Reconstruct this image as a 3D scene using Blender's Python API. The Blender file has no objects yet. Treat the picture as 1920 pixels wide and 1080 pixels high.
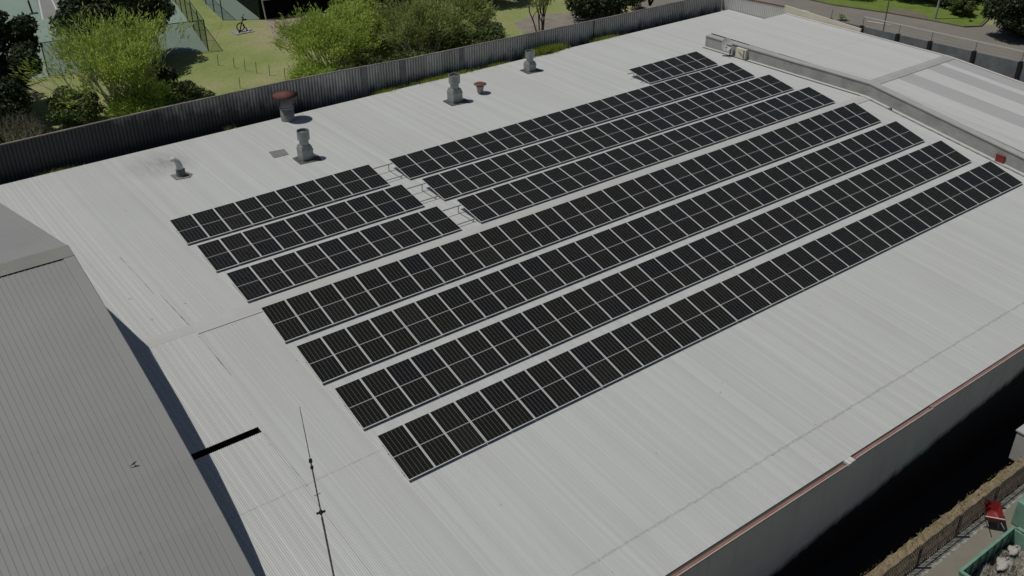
import bpy, math, random
import numpy as np
from mathutils import Vector, Matrix
random.seed(7); RNG = np.random.default_rng(7)
S = bpy.context.scene; COL = S.collection
# ------------------------------------------------------------------ camera, sky, sun, exposure
CAM_R = ((0.79586, -0.31079, 0.51963), (-0.60548, -0.40851, 0.68302), (0.0, -0.85821, -0.51329))
cd = bpy.data.cameras.new('camera'); cam = bpy.data.objects.new('camera', cd); COL.objects.link(cam)
cd.sensor_width = 36; cd.lens = 1851.95/1920*36; cd.clip_end = 3000; cd.clip_start = .1
m = Matrix(((0.79586, 0.31079, -0.51963, 0), (-0.60548, 0.40851, -0.68302, 0), (0.0, 0.85821, 0.51329, 0), (0, 0, 0, 1)))
cam.matrix_world = Matrix.Translation((-13.2175, -35.2924, 22.5660)) @ m
S.camera = cam
SUN = Vector((-.37, .28, 1.0)).normalized()
w = bpy.data.worlds.new('World'); S.world = w; w.use_nodes = True
nt = w.node_tree; bg = nt.nodes['Background']; sky = nt.nodes.new('ShaderNodeTexSky'); sky.sky_type = 'NISHITA'
sky.sun_disc = False; sky.sun_elevation = math.asin(SUN.z); sky.sun_rotation = math.atan2(SUN.x, SUN.y)
nt.links.new(sky.outputs[0], bg.inputs[0]); bg.inputs[1].default_value = .05
sl = bpy.data.lights.new('sun', 'SUN'); sun = bpy.data.objects.new('sun', sl); COL.objects.link(sun)
sl.energy = 3.7; sl.angle = math.radians(.55); sl.color = (1, .965, .90)
sun.rotation_euler = (-SUN).to_track_quat('-Z', 'Y').to_euler(); sun.location = (0, 0, 60)
S.view_settings.view_transform = 'Standard'; S.view_settings.look = 'None'; S.view_settings.gamma = 1
S.view_settings.exposure = -.75

# ------------------------------------------------------------------ materials
def mat(name, color, rough=.7, metal=0, spec=.4, nodes=None):
    m = bpy.data.materials.new(name); m.use_nodes = True; b = m.node_tree.nodes['Principled BSDF']
    b.inputs['Base Color'].default_value = (*color, 1); b.inputs['Roughness'].default_value = rough
    b.inputs['Metallic'].default_value = metal; b.inputs['Specular IOR Level'].default_value = spec
    if nodes: nodes(m.node_tree, b)
    return m
class N:
    def __init__(s, nt): s.nt = nt
    def new(s, t, **k):
        n = s.nt.nodes.new(t)
        for a, v in k.items(): setattr(n, a, v)
        return n
    def link(s, a, b): s.nt.links.new(a, b)
    def obj(s): return s.new('ShaderNodeTexCoord').outputs['Object']
    def map(s, v, scale=(1, 1, 1), loc=(0, 0, 0), rot=(0, 0, 0)):
        n = s.new('ShaderNodeMapping'); n.inputs['Scale'].default_value = scale; n.inputs['Location'].default_value = loc
        n.inputs['Rotation'].default_value = rot; s.link(v, n.inputs[0]); return n.outputs[0]
    def noise(s, v, scale, detail=4, rough=.6):
        n = s.new('ShaderNodeTexNoise'); n.inputs['Scale'].default_value = scale; n.inputs['Detail'].default_value = detail
        n.inputs['Roughness'].default_value = rough; s.link(v, n.inputs['Vector']); return n.outputs[0]
    def ramp(s, v, stops):
        n = s.new('ShaderNodeValToRGB'); e = n.color_ramp.elements
        while len(e) > 1: e.remove(e[0])
        e[0].position = stops[0][0]; e[0].color = cc(stops[0][1])
        for p, c in stops[1:]:
            x = e.new(p); x.color = cc(c)
        s.link(v, n.inputs[0]); return n.outputs[0]
    def math(s, op, a, b=None, c=None, clamp=False):
        n = s.new('ShaderNodeMath', operation=op); n.use_clamp = clamp
        for i, x in enumerate((a, b, c)):
            if x is None: continue
            if isinstance(x, (int, float)): n.inputs[i].default_value = x
            else: s.link(x, n.inputs[i])
        return n.outputs[0]
    def mix(s, f, a, b, mode='MIX'):
        n = s.new('ShaderNodeMix', data_type='RGBA', blend_type=mode)
        for i, x in ((0, f), (6, a), (7, b)):
            if isinstance(x, (int, float)): n.inputs[i].default_value = x
            elif isinstance(x, tuple): n.inputs[i].default_value = cc(x)
            else: s.link(x, n.inputs[i])
        return n.outputs[2]
    def sep(s, v):
        n = s.new('ShaderNodeSeparateXYZ'); s.link(v, n.inputs[0]); return n.outputs
    def bump(s, h, strength, dist, b):
        n = s.new('ShaderNodeBump'); n.inputs['Strength'].default_value = strength; n.inputs['Distance'].default_value = dist
        s.link(h, n.inputs['Height']); s.link(n.outputs[0], b.inputs['Normal'])
def cc(c): return (c, c, c, 1) if isinstance(c, (int, float)) else (*c, 1) if len(c) == 3 else c
def mottled(name, c1, c2, scale=2, rough=.8, bump=0, metal=0, spec=.3, detail=6):
    def f(nt, b):
        n = N(nt); o = n.obj(); v = n.noise(o, scale, detail, .65)
        n.link(n.ramp(v, [(.3, c1), (.7, c2)]), b.inputs['Base Color'])
        if bump: n.bump(n.noise(o, scale*6, 4), bump, .02, b)
    return mat(name, c1, rough, metal, spec, f)

def white_roof(nt, b):
    n = N(nt); o = n.obj(); x, y, z = n.sep(o)
    # painted sheets: slight tone of each 0.7 m wide sheet
    sheet = n.math('FLOOR', n.math('DIVIDE', x, .69))
    wn = n.new('ShaderNodeTexWhiteNoise', noise_dimensions='1D'); n.link(sheet, wn.inputs['W'])
    tone = n.math('MULTIPLY_ADD', wn.outputs[0], .045, .975)
    fr = n.math('FRACT', n.math('DIVIDE', x, .69)); lap = n.math('LESS_THAN', fr, .045)
    tone = n.math('ADD', tone, n.math('MULTIPLY', lap, .085))
    for pit_, amp_ in ((.0762, .075), (.2286, .05)):            # wear differs from rib to rib
        wr = n.new('ShaderNodeTexWhiteNoise', noise_dimensions='1D'); n.link(n.math('FLOOR', n.math('DIVIDE', x, pit_)), wr.inputs['W'])
        tone = n.math('ADD', tone, n.math('MULTIPLY', n.math('SUBTRACT', wr.outputs[0], .5), amp_))
    bay = n.math('LESS_THAN', x, -3.1); ln_ = n.math('LESS_THAN', n.math('FRACT', n.math('DIVIDE', x, .254)), .22)
    tone = n.math('ADD', tone, n.math('MULTIPLY', n.math('MULTIPLY', bay, ln_), .09))
    st = n.noise(n.map(o, (1.6, .10, 1)), 1, 6, .7)          # streaks running down the fall
    c = n.ramp(st, [(.25, (.522, .535, .522)), (.55, (.548, .561, .547)), (.8, (.568, .582, .568))])
    big = n.noise(o, .12, 4, .6); c = n.mix(n.math('MULTIPLY', n.ramp(big, [(.45, 0.), (.75, 1.)]), .22), c, (.45, .45, .425))
    # grime lines where sheets overlap, broken up by noise
    wob = n.noise(n.map(o, (1, 1, 1)), 2.3, 5, .8); fine = n.noise(o, 9, 3, .8)
    for yy, wdt, amt in ((-18.25, .07, .62), (-9.8, .055, .42), (9.2, .05, .15)):
        d = n.math('ABSOLUTE', n.math('ADD', n.math('SUBTRACT', y, yy), n.math('MULTIPLY', n.math('SUBTRACT', wob, .5), .28)))
        k = n.math('SUBTRACT', 1, n.math('DIVIDE', d, wdt), clamp=True)
        k = n.math('MULTIPLY', k, n.math('LESS_THAN', x, .3 if yy > -15 else 99))
        k = n.math('MULTIPLY', k, n.math('MULTIPLY', n.ramp(fine, [(.35, .15), (.62, 1.)]), amt)); c = n.mix(k, c, (.16, .16, .155))
    # mould beside the flues at the far left
    dx = n.math('DIVIDE', n.math('SUBTRACT', x, 2.6), 2.4); dy = n.math('DIVIDE', n.math('SUBTRACT', y, 19.4), 2.6)
    rr = n.math('SQRT', n.math('ADD', n.math('MULTIPLY', dx, dx), n.math('MULTIPLY', dy, dy)))
    k = n.math('MULTIPLY', n.math('SUBTRACT', 1, rr, clamp=True), n.math('MULTIPLY', n.ramp(n.noise(n.map(o, (3, .5, 1)), 2, 5), [(.3, .15), (.6, 1.)]), .6), clamp=True)
    c = n.mix(k, c, (.20, .20, .195))
    sp = n.noise(o, 3.1, 2, .5); c = n.mix(n.math('MULTIPLY', n.math('GREATER_THAN', sp, .765), .45), c, (.2, .2, .19))
    c = n.mix(1., c, tone, 'MULTIPLY')
    n.link(c, b.inputs['Base Color'])
M = {}
M['roof'] = mat('white_painted_roof_sheet', (.5, .5, .5), .62, 0, .3, white_roof)
M['cap'] = mottled('roof_flashing_paint', (.50, .50, .48), (.56, .56, .545), .6, .6)
def grey_roof(nt, b):
    n = N(nt); o = n.obj(); v = n.noise(o, .25, 5, .6); c = n.ramp(v, [(.3, (.295, .297, .290)), (.7, (.325, .326, .320))])
    sp = n.noise(o, 5, 2, .5); c = n.mix(n.math('MULTIPLY', n.math('GREATER_THAN', sp, .77), .35), c, (.07, .07, .07)); n.link(c, b.inputs['Base Color'])
M['grey_roof'] = mat('grey_roof_sheet', (.2, .2, .2), .55, 0, .35, grey_roof)
def droppings(nt, b):
    n = N(nt); o = n.obj(); c = n.ramp(n.noise(o, .6, 5), [(.3, (.245, .245, .23)), (.7, (.28, .28, .265))])
    sp = n.noise(n.map(o, (1, 1.6, 1)), 3.2, 4, .7); c = n.mix(n.ramp(sp, [(.64, 0.), (.70, .8)]), c, (.55, .55, .52)); n.link(c, b.inputs['Base Color'])
M['grey_cap'] = mat('grey_ridge_cap', (.2, .2, .2), .6, 0, .3, droppings)
M['dark'] = mat('dark_gap', (.012, .012, .013), .9)
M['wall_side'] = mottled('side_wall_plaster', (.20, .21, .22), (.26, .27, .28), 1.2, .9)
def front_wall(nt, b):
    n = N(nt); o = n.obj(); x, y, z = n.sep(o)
    lim = n.math('MULTIPLY_ADD', x, .125, -7.55)                 # top of the black lower band, rising to the right
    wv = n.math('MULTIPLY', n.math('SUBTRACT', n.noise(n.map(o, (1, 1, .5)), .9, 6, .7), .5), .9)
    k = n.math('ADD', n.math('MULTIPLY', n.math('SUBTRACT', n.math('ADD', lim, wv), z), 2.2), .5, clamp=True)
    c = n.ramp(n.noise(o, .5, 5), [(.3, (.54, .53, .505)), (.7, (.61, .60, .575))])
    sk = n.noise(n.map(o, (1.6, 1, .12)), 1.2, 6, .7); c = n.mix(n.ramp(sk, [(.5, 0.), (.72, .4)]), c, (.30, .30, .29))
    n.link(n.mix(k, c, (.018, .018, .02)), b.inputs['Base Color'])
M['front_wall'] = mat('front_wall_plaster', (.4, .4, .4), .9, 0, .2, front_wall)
M['concrete'] = mottled('stained_concrete', (.26, .26, .245), (.42, .42, .405), .9, .9, .3)
M['parapet_cap'] = mottled('parapet_coping', (.38, .38, .37), (.46, .46, .45), .8, .8)
M['sheet_grey'] = mottled('translucent_sheet', (.40, .405, .40), (.44, .445, .44), .4, .5)
M['sheet_white'] = mottled('white_sheet', (.55, .555, .545), (.60, .605, .595), .3, .5)
M['rust'] = mottled('rusty_red_paint', (.13, .048, .038), (.21, .095, .075), 3, .8)
M['gutter'] = mottled('gutter_brown', (.22, .11, .09), (.33, .19, .16), 1.5, .7)
M['white_paint'] = mottled('white_paint', (.55, .54, .52), (.68, .67, .65), 2, .6)
M['galv'] = mottled('galvanised_steel', (.26, .27, .265), (.40, .41, .40), 3, .5, 0, .35, .5)
M['galv_dark'] = mottled('weathered_steel', (.10, .10, .10), (.24, .24, .235), 5, .65, 0, .2, .4)
M['duct'] = mottled('dull_duct_steel', (.19, .19, .19), (.33, .33, .325), 4, .6, 0, .15, .4)
M['alu'] = mat('aluminium_frame', (.66, .67, .67), .5, .15, .5)
M['black'] = mat('black_metal', (.015, .015, .015), .5)
M['rail'] = mat('rail_aluminium', (.36, .365, .36), .55, .3)
M['red'] = mottled('red_paint', (.20, .018, .018), (.30, .04, .035), 4, .45, 0, 0, .5)
def cells(nt, b):
    n = N(nt); o = n.obj(); x, y, z = n.sep(o)
    fx = n.math('FRACT', n.math('MULTIPLY', n.math('SUBTRACT', x, .030), 1/.1798))
    fy = n.math('FRACT', n.math('MULTIPLY', y, 1/.0915))
    lx = n.math('GREATER_THAN', n.math('ABSOLUTE', n.math('SUBTRACT', fx, .5)), .474)
    ly = n.math('GREATER_THAN', n.math('ABSOLUTE', n.math('SUBTRACT', fy, .5)), .478)
    oi = n.new('ShaderNodeObjectInfo'); r = oi.outputs['Random']
    base = n.ramp(r, [(0, (.011, .0108, .0085)), (.6, (.0135, .013, .010)), (.85, (.0095, .0095, .011)), (1, (.017, .0165, .0135))])
    c = n.mix(n.math('MULTIPLY', ly, .4), base, (.20, .20, .195)); c = n.mix(n.math('MULTIPLY', lx, .8), c, (.26, .26, .25))
    n.link(c, b.inputs['Base Color']); b.inputs['Coat Weight'].default_value = .0
    dust = n.noise(o, 2.2, 5); n.link(n.ramp(dust, [(.3, .22), (.7, .34)]), b.inputs['Roughness'])
M['cells'] = mat('solar_cells_under_glass', (.01, .01, .01), .25, 0, .2, cells)
M['backsheet'] = mat('white_backsheet', (.42, .42, .41), .3, 0, .5)
def fence_m(nt, b):
    n = N(nt); o = n.obj(); x, y, z = n.sep(o)
    c = n.ramp(n.noise(n.map(o, (2.2, 1, .5)), 2, 6, .7), [(.3, (.54, .525, .49)), (.7, (.80, .785, .74))])
    # algae along the foot, darker towards the left end
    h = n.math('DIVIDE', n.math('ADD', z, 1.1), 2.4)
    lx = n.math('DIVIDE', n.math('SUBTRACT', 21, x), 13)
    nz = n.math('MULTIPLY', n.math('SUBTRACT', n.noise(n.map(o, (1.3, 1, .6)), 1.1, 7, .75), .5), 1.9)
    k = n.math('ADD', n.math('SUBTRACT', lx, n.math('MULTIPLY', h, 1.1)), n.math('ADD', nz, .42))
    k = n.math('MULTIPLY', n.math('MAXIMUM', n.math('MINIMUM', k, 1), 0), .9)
    st_ = n.math('LESS_THAN', n.math('FRACT', n.math('DIVIDE', n.math('ADD', x, 16.0), .22)), .36)      # darker stripe in each groove
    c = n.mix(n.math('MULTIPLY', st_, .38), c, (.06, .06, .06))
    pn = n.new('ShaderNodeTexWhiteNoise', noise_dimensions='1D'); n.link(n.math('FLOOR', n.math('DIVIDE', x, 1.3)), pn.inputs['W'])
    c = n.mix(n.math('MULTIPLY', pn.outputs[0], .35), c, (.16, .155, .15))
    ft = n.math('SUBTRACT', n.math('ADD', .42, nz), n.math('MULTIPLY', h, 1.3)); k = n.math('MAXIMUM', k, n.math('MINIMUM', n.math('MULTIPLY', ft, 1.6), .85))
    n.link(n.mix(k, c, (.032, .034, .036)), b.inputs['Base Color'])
M['fence'] = mat('mouldy_fence_sheet', (.3, .3, .3), .9, 0, .15, fence_m)
M['ribwall'] = mottled('pale_ribbed_sheet', (.52, .51, .49), (.62, .61, .59), 1, .8)
M['cream'] = mottled('cream_plaster', (.58, .54, .43), (.68, .64, .53), .7, .9)
def grass_m(nt, b):
    n = N(nt); o = n.obj(); v = n.noise(o, .16, 6, .65)
    c = n.ramp(v, [(.3, (.23, .29, .095)), (.5, (.32, .36, .145)), (.68, (.42, .38, .23))])
    f = n.noise(o, 3.5, 5, .8); c = n.mix(n.ramp(f, [(.35, .35), (.6, 0.)]), c, (.11, .135, .04)); n.link(c, b.inputs['Base Color']); n.bump(f, .5, .08, b)
M['lawn'] = mat('patchy_lawn', (.12, .14, .04), .95, 0, .1, grass_m)
M['soil'] = mottled('dusty_ground', (.15, .13, .095), (.24, .21, .16), .8, .95, .4)
M['verge'] = mottled('green_verge', (.12, .19, .03), (.19, .26, .055), .8, .95, .4)
M['asphalt'] = mottled('worn_asphalt', (.22, .205, .175), (.265, .25, .218), .35, .9, .2)
M['court'] = mottled('green_court', (.24, .32, .265), (.28, .36, .30), .4, .85)
M['court_grey'] = mottled('grey_court', (.25, .25, .235), (.29, .29, .275), .4, .85)
M['brick_path'] = mottled('pinkish_paving', (.30, .235, .19), (.38, .31, .26), 1.4, .9, .3)
M['conc_path'] = mottled('beige_concrete', (.20, .18, .145), (.25, .23, .19), .5, .9, .2)
M['gravel'] = mottled('pale_gravel', (.10, .10, .085), (.46, .46, .41), 4, .95, .6)
M['bank'] = mottled('dry_bank', (.17, .135, .08), (.30, .245, .155), 3, .95, .7)
M['trench'] = mat('trench_floor', (.02, .02, .02), .95)
M['line'] = mat('white_line_paint', (.6, .6, .6), .7)
def netting(name, c, dens):
    m = bpy.data.materials.new(name); m.use_nodes = True; nt = m.node_tree; n = N(nt); b = nt.nodes['Principled BSDF']
    b.inputs['Base Color'].default_value = (*c, 1); b.inputs['Roughness'].default_value = .7
    t = n.new('ShaderNodeBsdfTransparent'); mx = n.new('ShaderNodeMixShader'); mx.inputs[0].default_value = dens
    n.link(t.outputs[0], mx.inputs[1]); n.link(b.outputs[0], mx.inputs[2]); n.link(mx.outputs[0], nt.nodes['Material Output'].inputs[0]); return m
M['mesh_green'] = netting('green_chain_mesh', (.05, .11, .08), .30)
M['green_post'] = mat('green_post', (.03, .07, .05), .6)
M['black_net'] = mat('black_shade_cloth', (.006, .006, .006), .95, 0, .1)
M['green_paint'] = mottled('mint_green_paint', (.13, .27, .20), (.22, .38, .29), 3, .5, 0, 0, .4)
M['rusty_bar'] = mottled('brown_steel_bar', (.05, .04, .045), (.15, .13, .13), 6, .7)
M['bluewall'] = mottled('slate_grey_panel', (.12, .135, .15), (.20, .215, .23), 1.1, .9)
M['bark'] = mottled('dark_bark', (.05, .038, .028), (.10, .08, .06), 4, .9)
M['pale_bark'] = mottled('pale_bark', (.30, .28, .21), (.48, .44, .35), 4, .85)
M['sack'] = mottled('dirty_white_plastic', (.30, .28, .24), (.52, .50, .46), 3, .6)
M['rubble'] = mottled('rubble', (.04, .04, .035), (.50, .46, .38), 3.2, .9, .8)
M['brick'] = mottled('red_brick', (.20, .075, .05), (.28, .12, .085), 2, .9)
M['tyre'] = mat('tyre_rubber', (.01, .01, .01), .8)
M['lead'] = mottled('dark_flashing', (.05, .05, .05), (.17, .17, .165), 3, .8)
M['patch'] = mottled('flashing_patch', (.16, .16, .155), (.28, .28, .27), 4, .8)
def leaf(name, a, bcol, trans=.25):
    m = bpy.data.materials.new(name); m.use_nodes = True; nt = m.node_tree; n = N(nt); b = nt.nodes['Principled BSDF']
    g = n.new('ShaderNodeNewGeometry'); o = n.obj(); v = n.noise(o, .7, 3)
    f = n.math('ADD', n.math('MULTIPLY', g.outputs['Random Per Island'], .6), n.math('MULTIPLY', v, .5))
    c = n.ramp(f, [(.2, a), (.85, bcol)]); n.link(c, b.inputs['Base Color']); b.inputs['Roughness'].default_value = .55; b.inputs['Specular IOR Level'].default_value = .3
    t = n.new('ShaderNodeBsdfTranslucent'); n.link(c, t.inputs[0]); mx = n.new('ShaderNodeMixShader'); mx.inputs[0].default_value = trans
    n.link(b.outputs[0], mx.inputs[1]); n.link(t.outputs[0], mx.inputs[2]); n.link(mx.outputs[0], nt.nodes['Material Output'].inputs[0]); return m
M['leaf_dark'] = leaf('dark_evergreen_leaf', (.016, .032, .012), (.080, .112, .048), .12)
M['leaf_mid'] = leaf('green_leaf', (.06, .095, .03), (.21, .26, .09))
M['leaf_lime'] = leaf('lime_leaf', (.30, .40, .07), (.58, .70, .18), .5)
M['leaf_olive'] = leaf('olive_leaf', (.21, .26, .08), (.50, .56, .20), .42)
M['twig'] = leaf('dry_twig', (.05, .045, .04), (.16, .14, .12), .05)
M['tuft'] = leaf('weed', (.20, .25, .03), (.42, .47, .10), .4)

# ------------------------------------------------------------------ mesh and object helpers
class MB:
    def __init__(s): s.v = []; s.f = []
    def add(s, vs, fs):
        k = len(s.v); s.v += [tuple(p) for p in vs]; s.f += [tuple(i+k for i in f) for f in fs]; return s
    def box(s, a, b):
        x0, y0, z0 = a; x1, y1, z1 = b
        return s.add([(x0, y0, z0), (x1, y0, z0), (x1, y1, z0), (x0, y1, z0), (x0, y0, z1), (x1, y0, z1), (x1, y1, z1), (x0, y1, z1)],
                     [(3, 2, 1, 0), (4, 5, 6, 7), (0, 1, 5, 4), (1, 2, 6, 5), (2, 3, 7, 6), (3, 0, 4, 7)])
    def bar(s, p, q, w, h=None, up=(0, 0, 1)):
        h = h or w; p = Vector(p); q = Vector(q); d = (q-p).normalized(); u = Vector(up)
        if abs(d.dot(u)) > .98: u = Vector((0, 1, 0))
        r = d.cross(u).normalized()*w/2; t = r.cross(d).normalized()*h/2
        vs = [p-r-t, p+r-t, p+r+t, p-r+t, q-r-t, q+r-t, q+r+t, q-r+t]
        return s.add(vs, [(0, 1, 2, 3), (7, 6, 5, 4), (0, 4, 5, 1), (1, 5, 6, 2), (2, 6, 7, 3), (3, 7, 4, 0)])
    def tube(s, pts, rs, n=8, caps=True):
        pts = [Vector(p) for p in pts]
        if isinstance(rs, (int, float)): rs = [rs]*len(pts)
        k = len(s.v); d0 = (pts[1]-pts[0]).normalized(); u = Vector((0, 0, 1)) if abs(d0.z) < .9 else Vector((1, 0, 0))
        a = d0.cross(u).normalized()
        for i, p in enumerate(pts):
            d = (pts[min(i+1, len(pts)-1)]-pts[max(i-1, 0)]).normalized(); a = (a-d*a.dot(d)).normalized(); b = d.cross(a)
            for j in range(n):
                t = 2*math.pi*j/n; s.v.append(tuple(p+(a*math.cos(t)+b*math.sin(t))*rs[i]))
        for i in range(len(pts)-1):
            for j in range(n):
                j2 = (j+1) % n; s.f.append((k+i*n+j, k+i*n+j2, k+(i+1)*n+j2, k+(i+1)*n+j))
        if caps: s.f.append(tuple(k+j for j in range(n))[::-1]); s.f.append(tuple(k+(len(pts)-1)*n+j for j in range(n)))
        return s
    def lathe(s, c, prof, n=24):                       # prof: (r, z) from bottom to top round a vertical axis
        k = len(s.v); x, y = c
        for r, z in prof:
            for j in range(n):
                t = 2*math.pi*j/n; s.v.append((x+r*math.cos(t), y+r*math.sin(t), z))
        for i in range(len(prof)-1):
            for j in range(n):
                j2 = (j+1) % n; s.f.append((k+i*n+j, k+i*n+j2, k+(i+1)*n+j2, k+(i+1)*n+j))
        return s
    def sq(s, c, prof):                                # square loft (half width, z)
        k = len(s.v); x, y = c
        for r, z in prof: s.v += [(x-r, y-r, z), (x+r, y-r, z), (x+r, y+r, z), (x-r, y+r, z)]
        for i in range(len(prof)-1):
            for j in range(4):
                j2 = (j+1) % 4; s.f.append((k+i*4+j, k+i*4+j2, k+i*4+4+j2, k+i*4+4+j))
        s.f.append((k+3, k+2, k+1, k)); e = k+(len(prof)-1)*4; s.f.append((e, e+1, e+2, e+3)); return s
    def quad(s, a, b, c, d): return s.add([a, b, c, d], [(0, 1, 2, 3)])
    def build(s, name, m, parent=None, smooth=False, bevel=0):
        me = bpy.data.meshes.new(name); me.from_pydata(s.v, [], s.f); me.update()
        me.materials.append(m)
        if smooth: me.shade_smooth()
        o = bpy.data.objects.new(name, me); COL.objects.link(o)
        if parent: o.parent = parent; o.matrix_parent_inverse = parent.matrix_basis.inverted()
        if bevel:
            b = o.modifiers.new('bevel', 'BEVEL'); b.width = bevel; b.segments = 2; b.limit_method = 'ANGLE'
        return o
def tag(o, label=None, cat=None, group=None, kind=None):
    for k, v in (('label', label), ('category', cat), ('group', group), ('kind', kind)):
        if v: o[k] = v
    return o
def thing(name, loc, label, cat, group=None):
    o = bpy.data.objects.new(name, None); COL.objects.link(o); o.location = loc; o.empty_display_size = .3
    bpy.context.view_layer.update() if False else None
    return tag(o, label, cat, group)
def poly_sheet(pts, z):
    mb = MB(); mb.add([(x, y, z) for x, y in pts], [tuple(range(len(pts)))]); return mb

# roof geometry (metres; x along the ridge, y away from the camera side, z up)
SN, SF, YR = .085, -.015, .9
ZR = -.56+SN*YR
def roof(y): return ZR+SN*(y-YR) if y < YR else ZR+SF*(y-YR)
Y_EAVE, Y_BACK, X_PAR = -20.0, 22.0, 44.3
def corr(x0, x1, ylist, zf, pitch=.0762, amp=.0058, mb=None, seg=6):
    """corrugated sheeting, ribs running along y"""
    mb = mb or MB(); n = int(round((x1-x0)/pitch))*seg
    xs = np.linspace(x0, x1, n+1); k = len(mb.v); nx = n+1
    for y in ylist:
        z = zf(y)
        for x in xs: mb.v.append((x, y, z+amp*math.cos(2*math.pi*x/pitch)))
    for i in range(len(ylist)-1):
        for j in range(n):
            a = k+i*nx+j; mb.f.append((a, a+1, a+nx+1, a+nx))
    return mb

# ------------------------------------------------------------------ ground and its surfaces
def ss(a, b, t): t = max(0, min(1, (t-a)/(b-a))); return t*t*(3-2*t)
def gh(x, y):
    if -21.99 < y < -19: return -8.3
    z = -6.62+2.62*ss(-19, 22, y)
    return z+( -6.5-z)*ss(57, 62, x)
xs = [-600, -200, -80, -40, -20, 0, 20, 40, 50, 57, 58, 59, 60, 61, 62, 70, 90, 110, 140, 250, 700]
ys = [-600, -200, -80, -40, -25, -22.3, -22.0, -21.98, -20, -19.1, -18.9, -15, -10, -5, 0, 5, 10, 15, 22, 26, 40, 60, 80, 120, 300, 800]
g = MB()
for y in ys:
    for x in xs: g.v.append((x, y, gh(x, y)))
for i in range(len(ys)-1):
    for j in range(len(xs)-1): a = i*len(xs)+j; g.f.append((a, a+1, a+len(xs)+1, a+len(xs)))
tag(g.build('ground', M['lawn']), kind='structure')
YARD0 = set(bpy.data.objects.keys())
tag(poly_sheet([(-30, -60), (70, -60), (62, -22.75), (-30, -22.75)], -7.994).build('yard_paving', M['conc_path']), kind='structure')
tag(poly_sheet([(-30, -22.8), (62, -22.8), (62, -22.34), (-30, -22.34)], -7.99).build('gravel_edge', M['gravel']), kind='structure')
# dry bank between trench and railing, with a crumbling upper edge
b = MB(); n = 260; prof = [(-22.36, -7.97), (-22.1, -7.93), (-21.8, -7.9), (-21.55, -7.93), (-21.38, -8.02), (-21.30, -8.4), (-21.26, -9.6)]
for i in range(n+1):
    x = -10+60*i/n
    for y, z in prof: b.v.append((x, y+random.uniform(-.04, .04)*(z > -9), z+random.uniform(-.05, .05)*(z > -9)))
for i in range(n):
    for j in range(len(prof)-1): a = i*len(prof)+j; b.f.append((a, a+len(prof), a+len(prof)+1, a+1))
tag(b.build('dry_grass_bank', M['bank']), kind='structure')
tag(poly_sheet([(-30, -21.33), (60, -21.33), (60, -19.0), (-30, -19.0)], -9.56).build('trench_floor', M['trench']), kind='structure')
YARDA = [o for o in COL.objects if o.name not in YARD0]
# street on the far right
tag(poly_sheet([(60, -60), (140, -60), (140, 12), (89, 15), (84.6, 17.0), (82.9, 24.4), (80.9, 30.3), (78, 60), (60, 62)], -6.49).build('road', M['asphalt']), kind='structure')
vg = [(84.8, 16.75), (86.2, 16.0), (89, 16.9), (94, 19.5), (100, 24), (100, 60), (78, 60), (81.0, 30.3), (83.1, 24.4), (84.2, 19.9)]
tag(MB().add([(x, y, -6.36) for x, y in vg], [tuple(range(len(vg)))]).build('grass_verge', M['verge']), kind='structure')
kb = MB()
kl = [(78, 60), (80.9, 30.3), (83.0, 24.4), (84.1, 19.9), (84.65, 16.75), (86.2, 15.85), (89.1, 16.75), (94, 19.3)]
for a, c in zip(kl[:-1], kl[1:]): kb.bar((*a, -6.42), (*c, -6.42), .18, .15)
tag(kb.build('kerb', M['soil']), kind='structure')
tag(poly_sheet([(83.0, 24.3), (84.1, 20.2), (85.2, 21.5), (85.6, 24.2), (84.2, 25.6)], -6.355).build('worn_soil_patch', M['soil']), kind='structure')
ln = MB()
for a, c in (((78.7, 24.2), (79.5, 21.9)), ((75.9, 33), (76.9, 30.2))):
    d = Vector((c[0]-a[0], c[1]-a[1], 0)).normalized(); p = Vector((-d.y, d.x, 0))*.11
    A = Vector((*a, -6.484)); Cc = Vector((*c, -6.484)); ln.quad(A-p, A+p, Cc+p, Cc-p)
tag(ln.build('road_marking', M['line']), kind='structure')
# garden beyond the back fence
def sheet(name, pts, z, m): return tag(poly_sheet(pts, z).build(name, m), kind='structure')
sheet('tennis_court', [(-20, 51), (13, 49.2), (17.0, 48.3), (20.5, 65), (24, 95), (-20, 100)], -3.985, M['court'])
sheet('grey_court_strip', [(8.4, 67.5), (10.6, 67.0), (12.5, 78), (10.2, 79)], -3.98, M['court_grey'])
sheet('second_court', [(21.9, 56.6), (24.8, 54.7), (34, 54.0), (44, 95), (28, 100)], -3.985, M['court'])
sheet('grass_between_courts', [(17.2, 48.2), (21.8, 56.4), (27.8, 99), (24.1, 95), (20.6, 65)], -3.984, M['lawn'])
sheet('paved_path', [(25.1, 54.3), (24.2, 51), (23.3, 48.3), (23.0, 46.2), (23.6, 45.4), (25.3, 46.8), (26.3, 49), (27.0, 52), (33, 51.5), (33, 53.5)], -3.988, M['brick_path'])
M['sand'] = mottled('dusty_clearing_ground', (.22, .195, .165), (.33, .30, .26), .9, .95, .4)
sheet('sandy_clearing', [(30, 24), (52, 24), (53, 37), (47, 40), (43.5, 39), (41, 33), (30, 27)], -3.988, M['sand'])
ln = MB()
for p, q in (((8.2, 67.2), (9.9, 75)), ((10.15, 69.4), (11.2, 75.5))):
    ln.quad((p[0]-.07, p[1], -3.976), (p[0]+.07, p[1], -3.976), (q[0]+.07, q[1], -3.976), (q[0]-.07, q[1], -3.976))
tag(ln.build('court_lines', M['line']), kind='structure')

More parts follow.
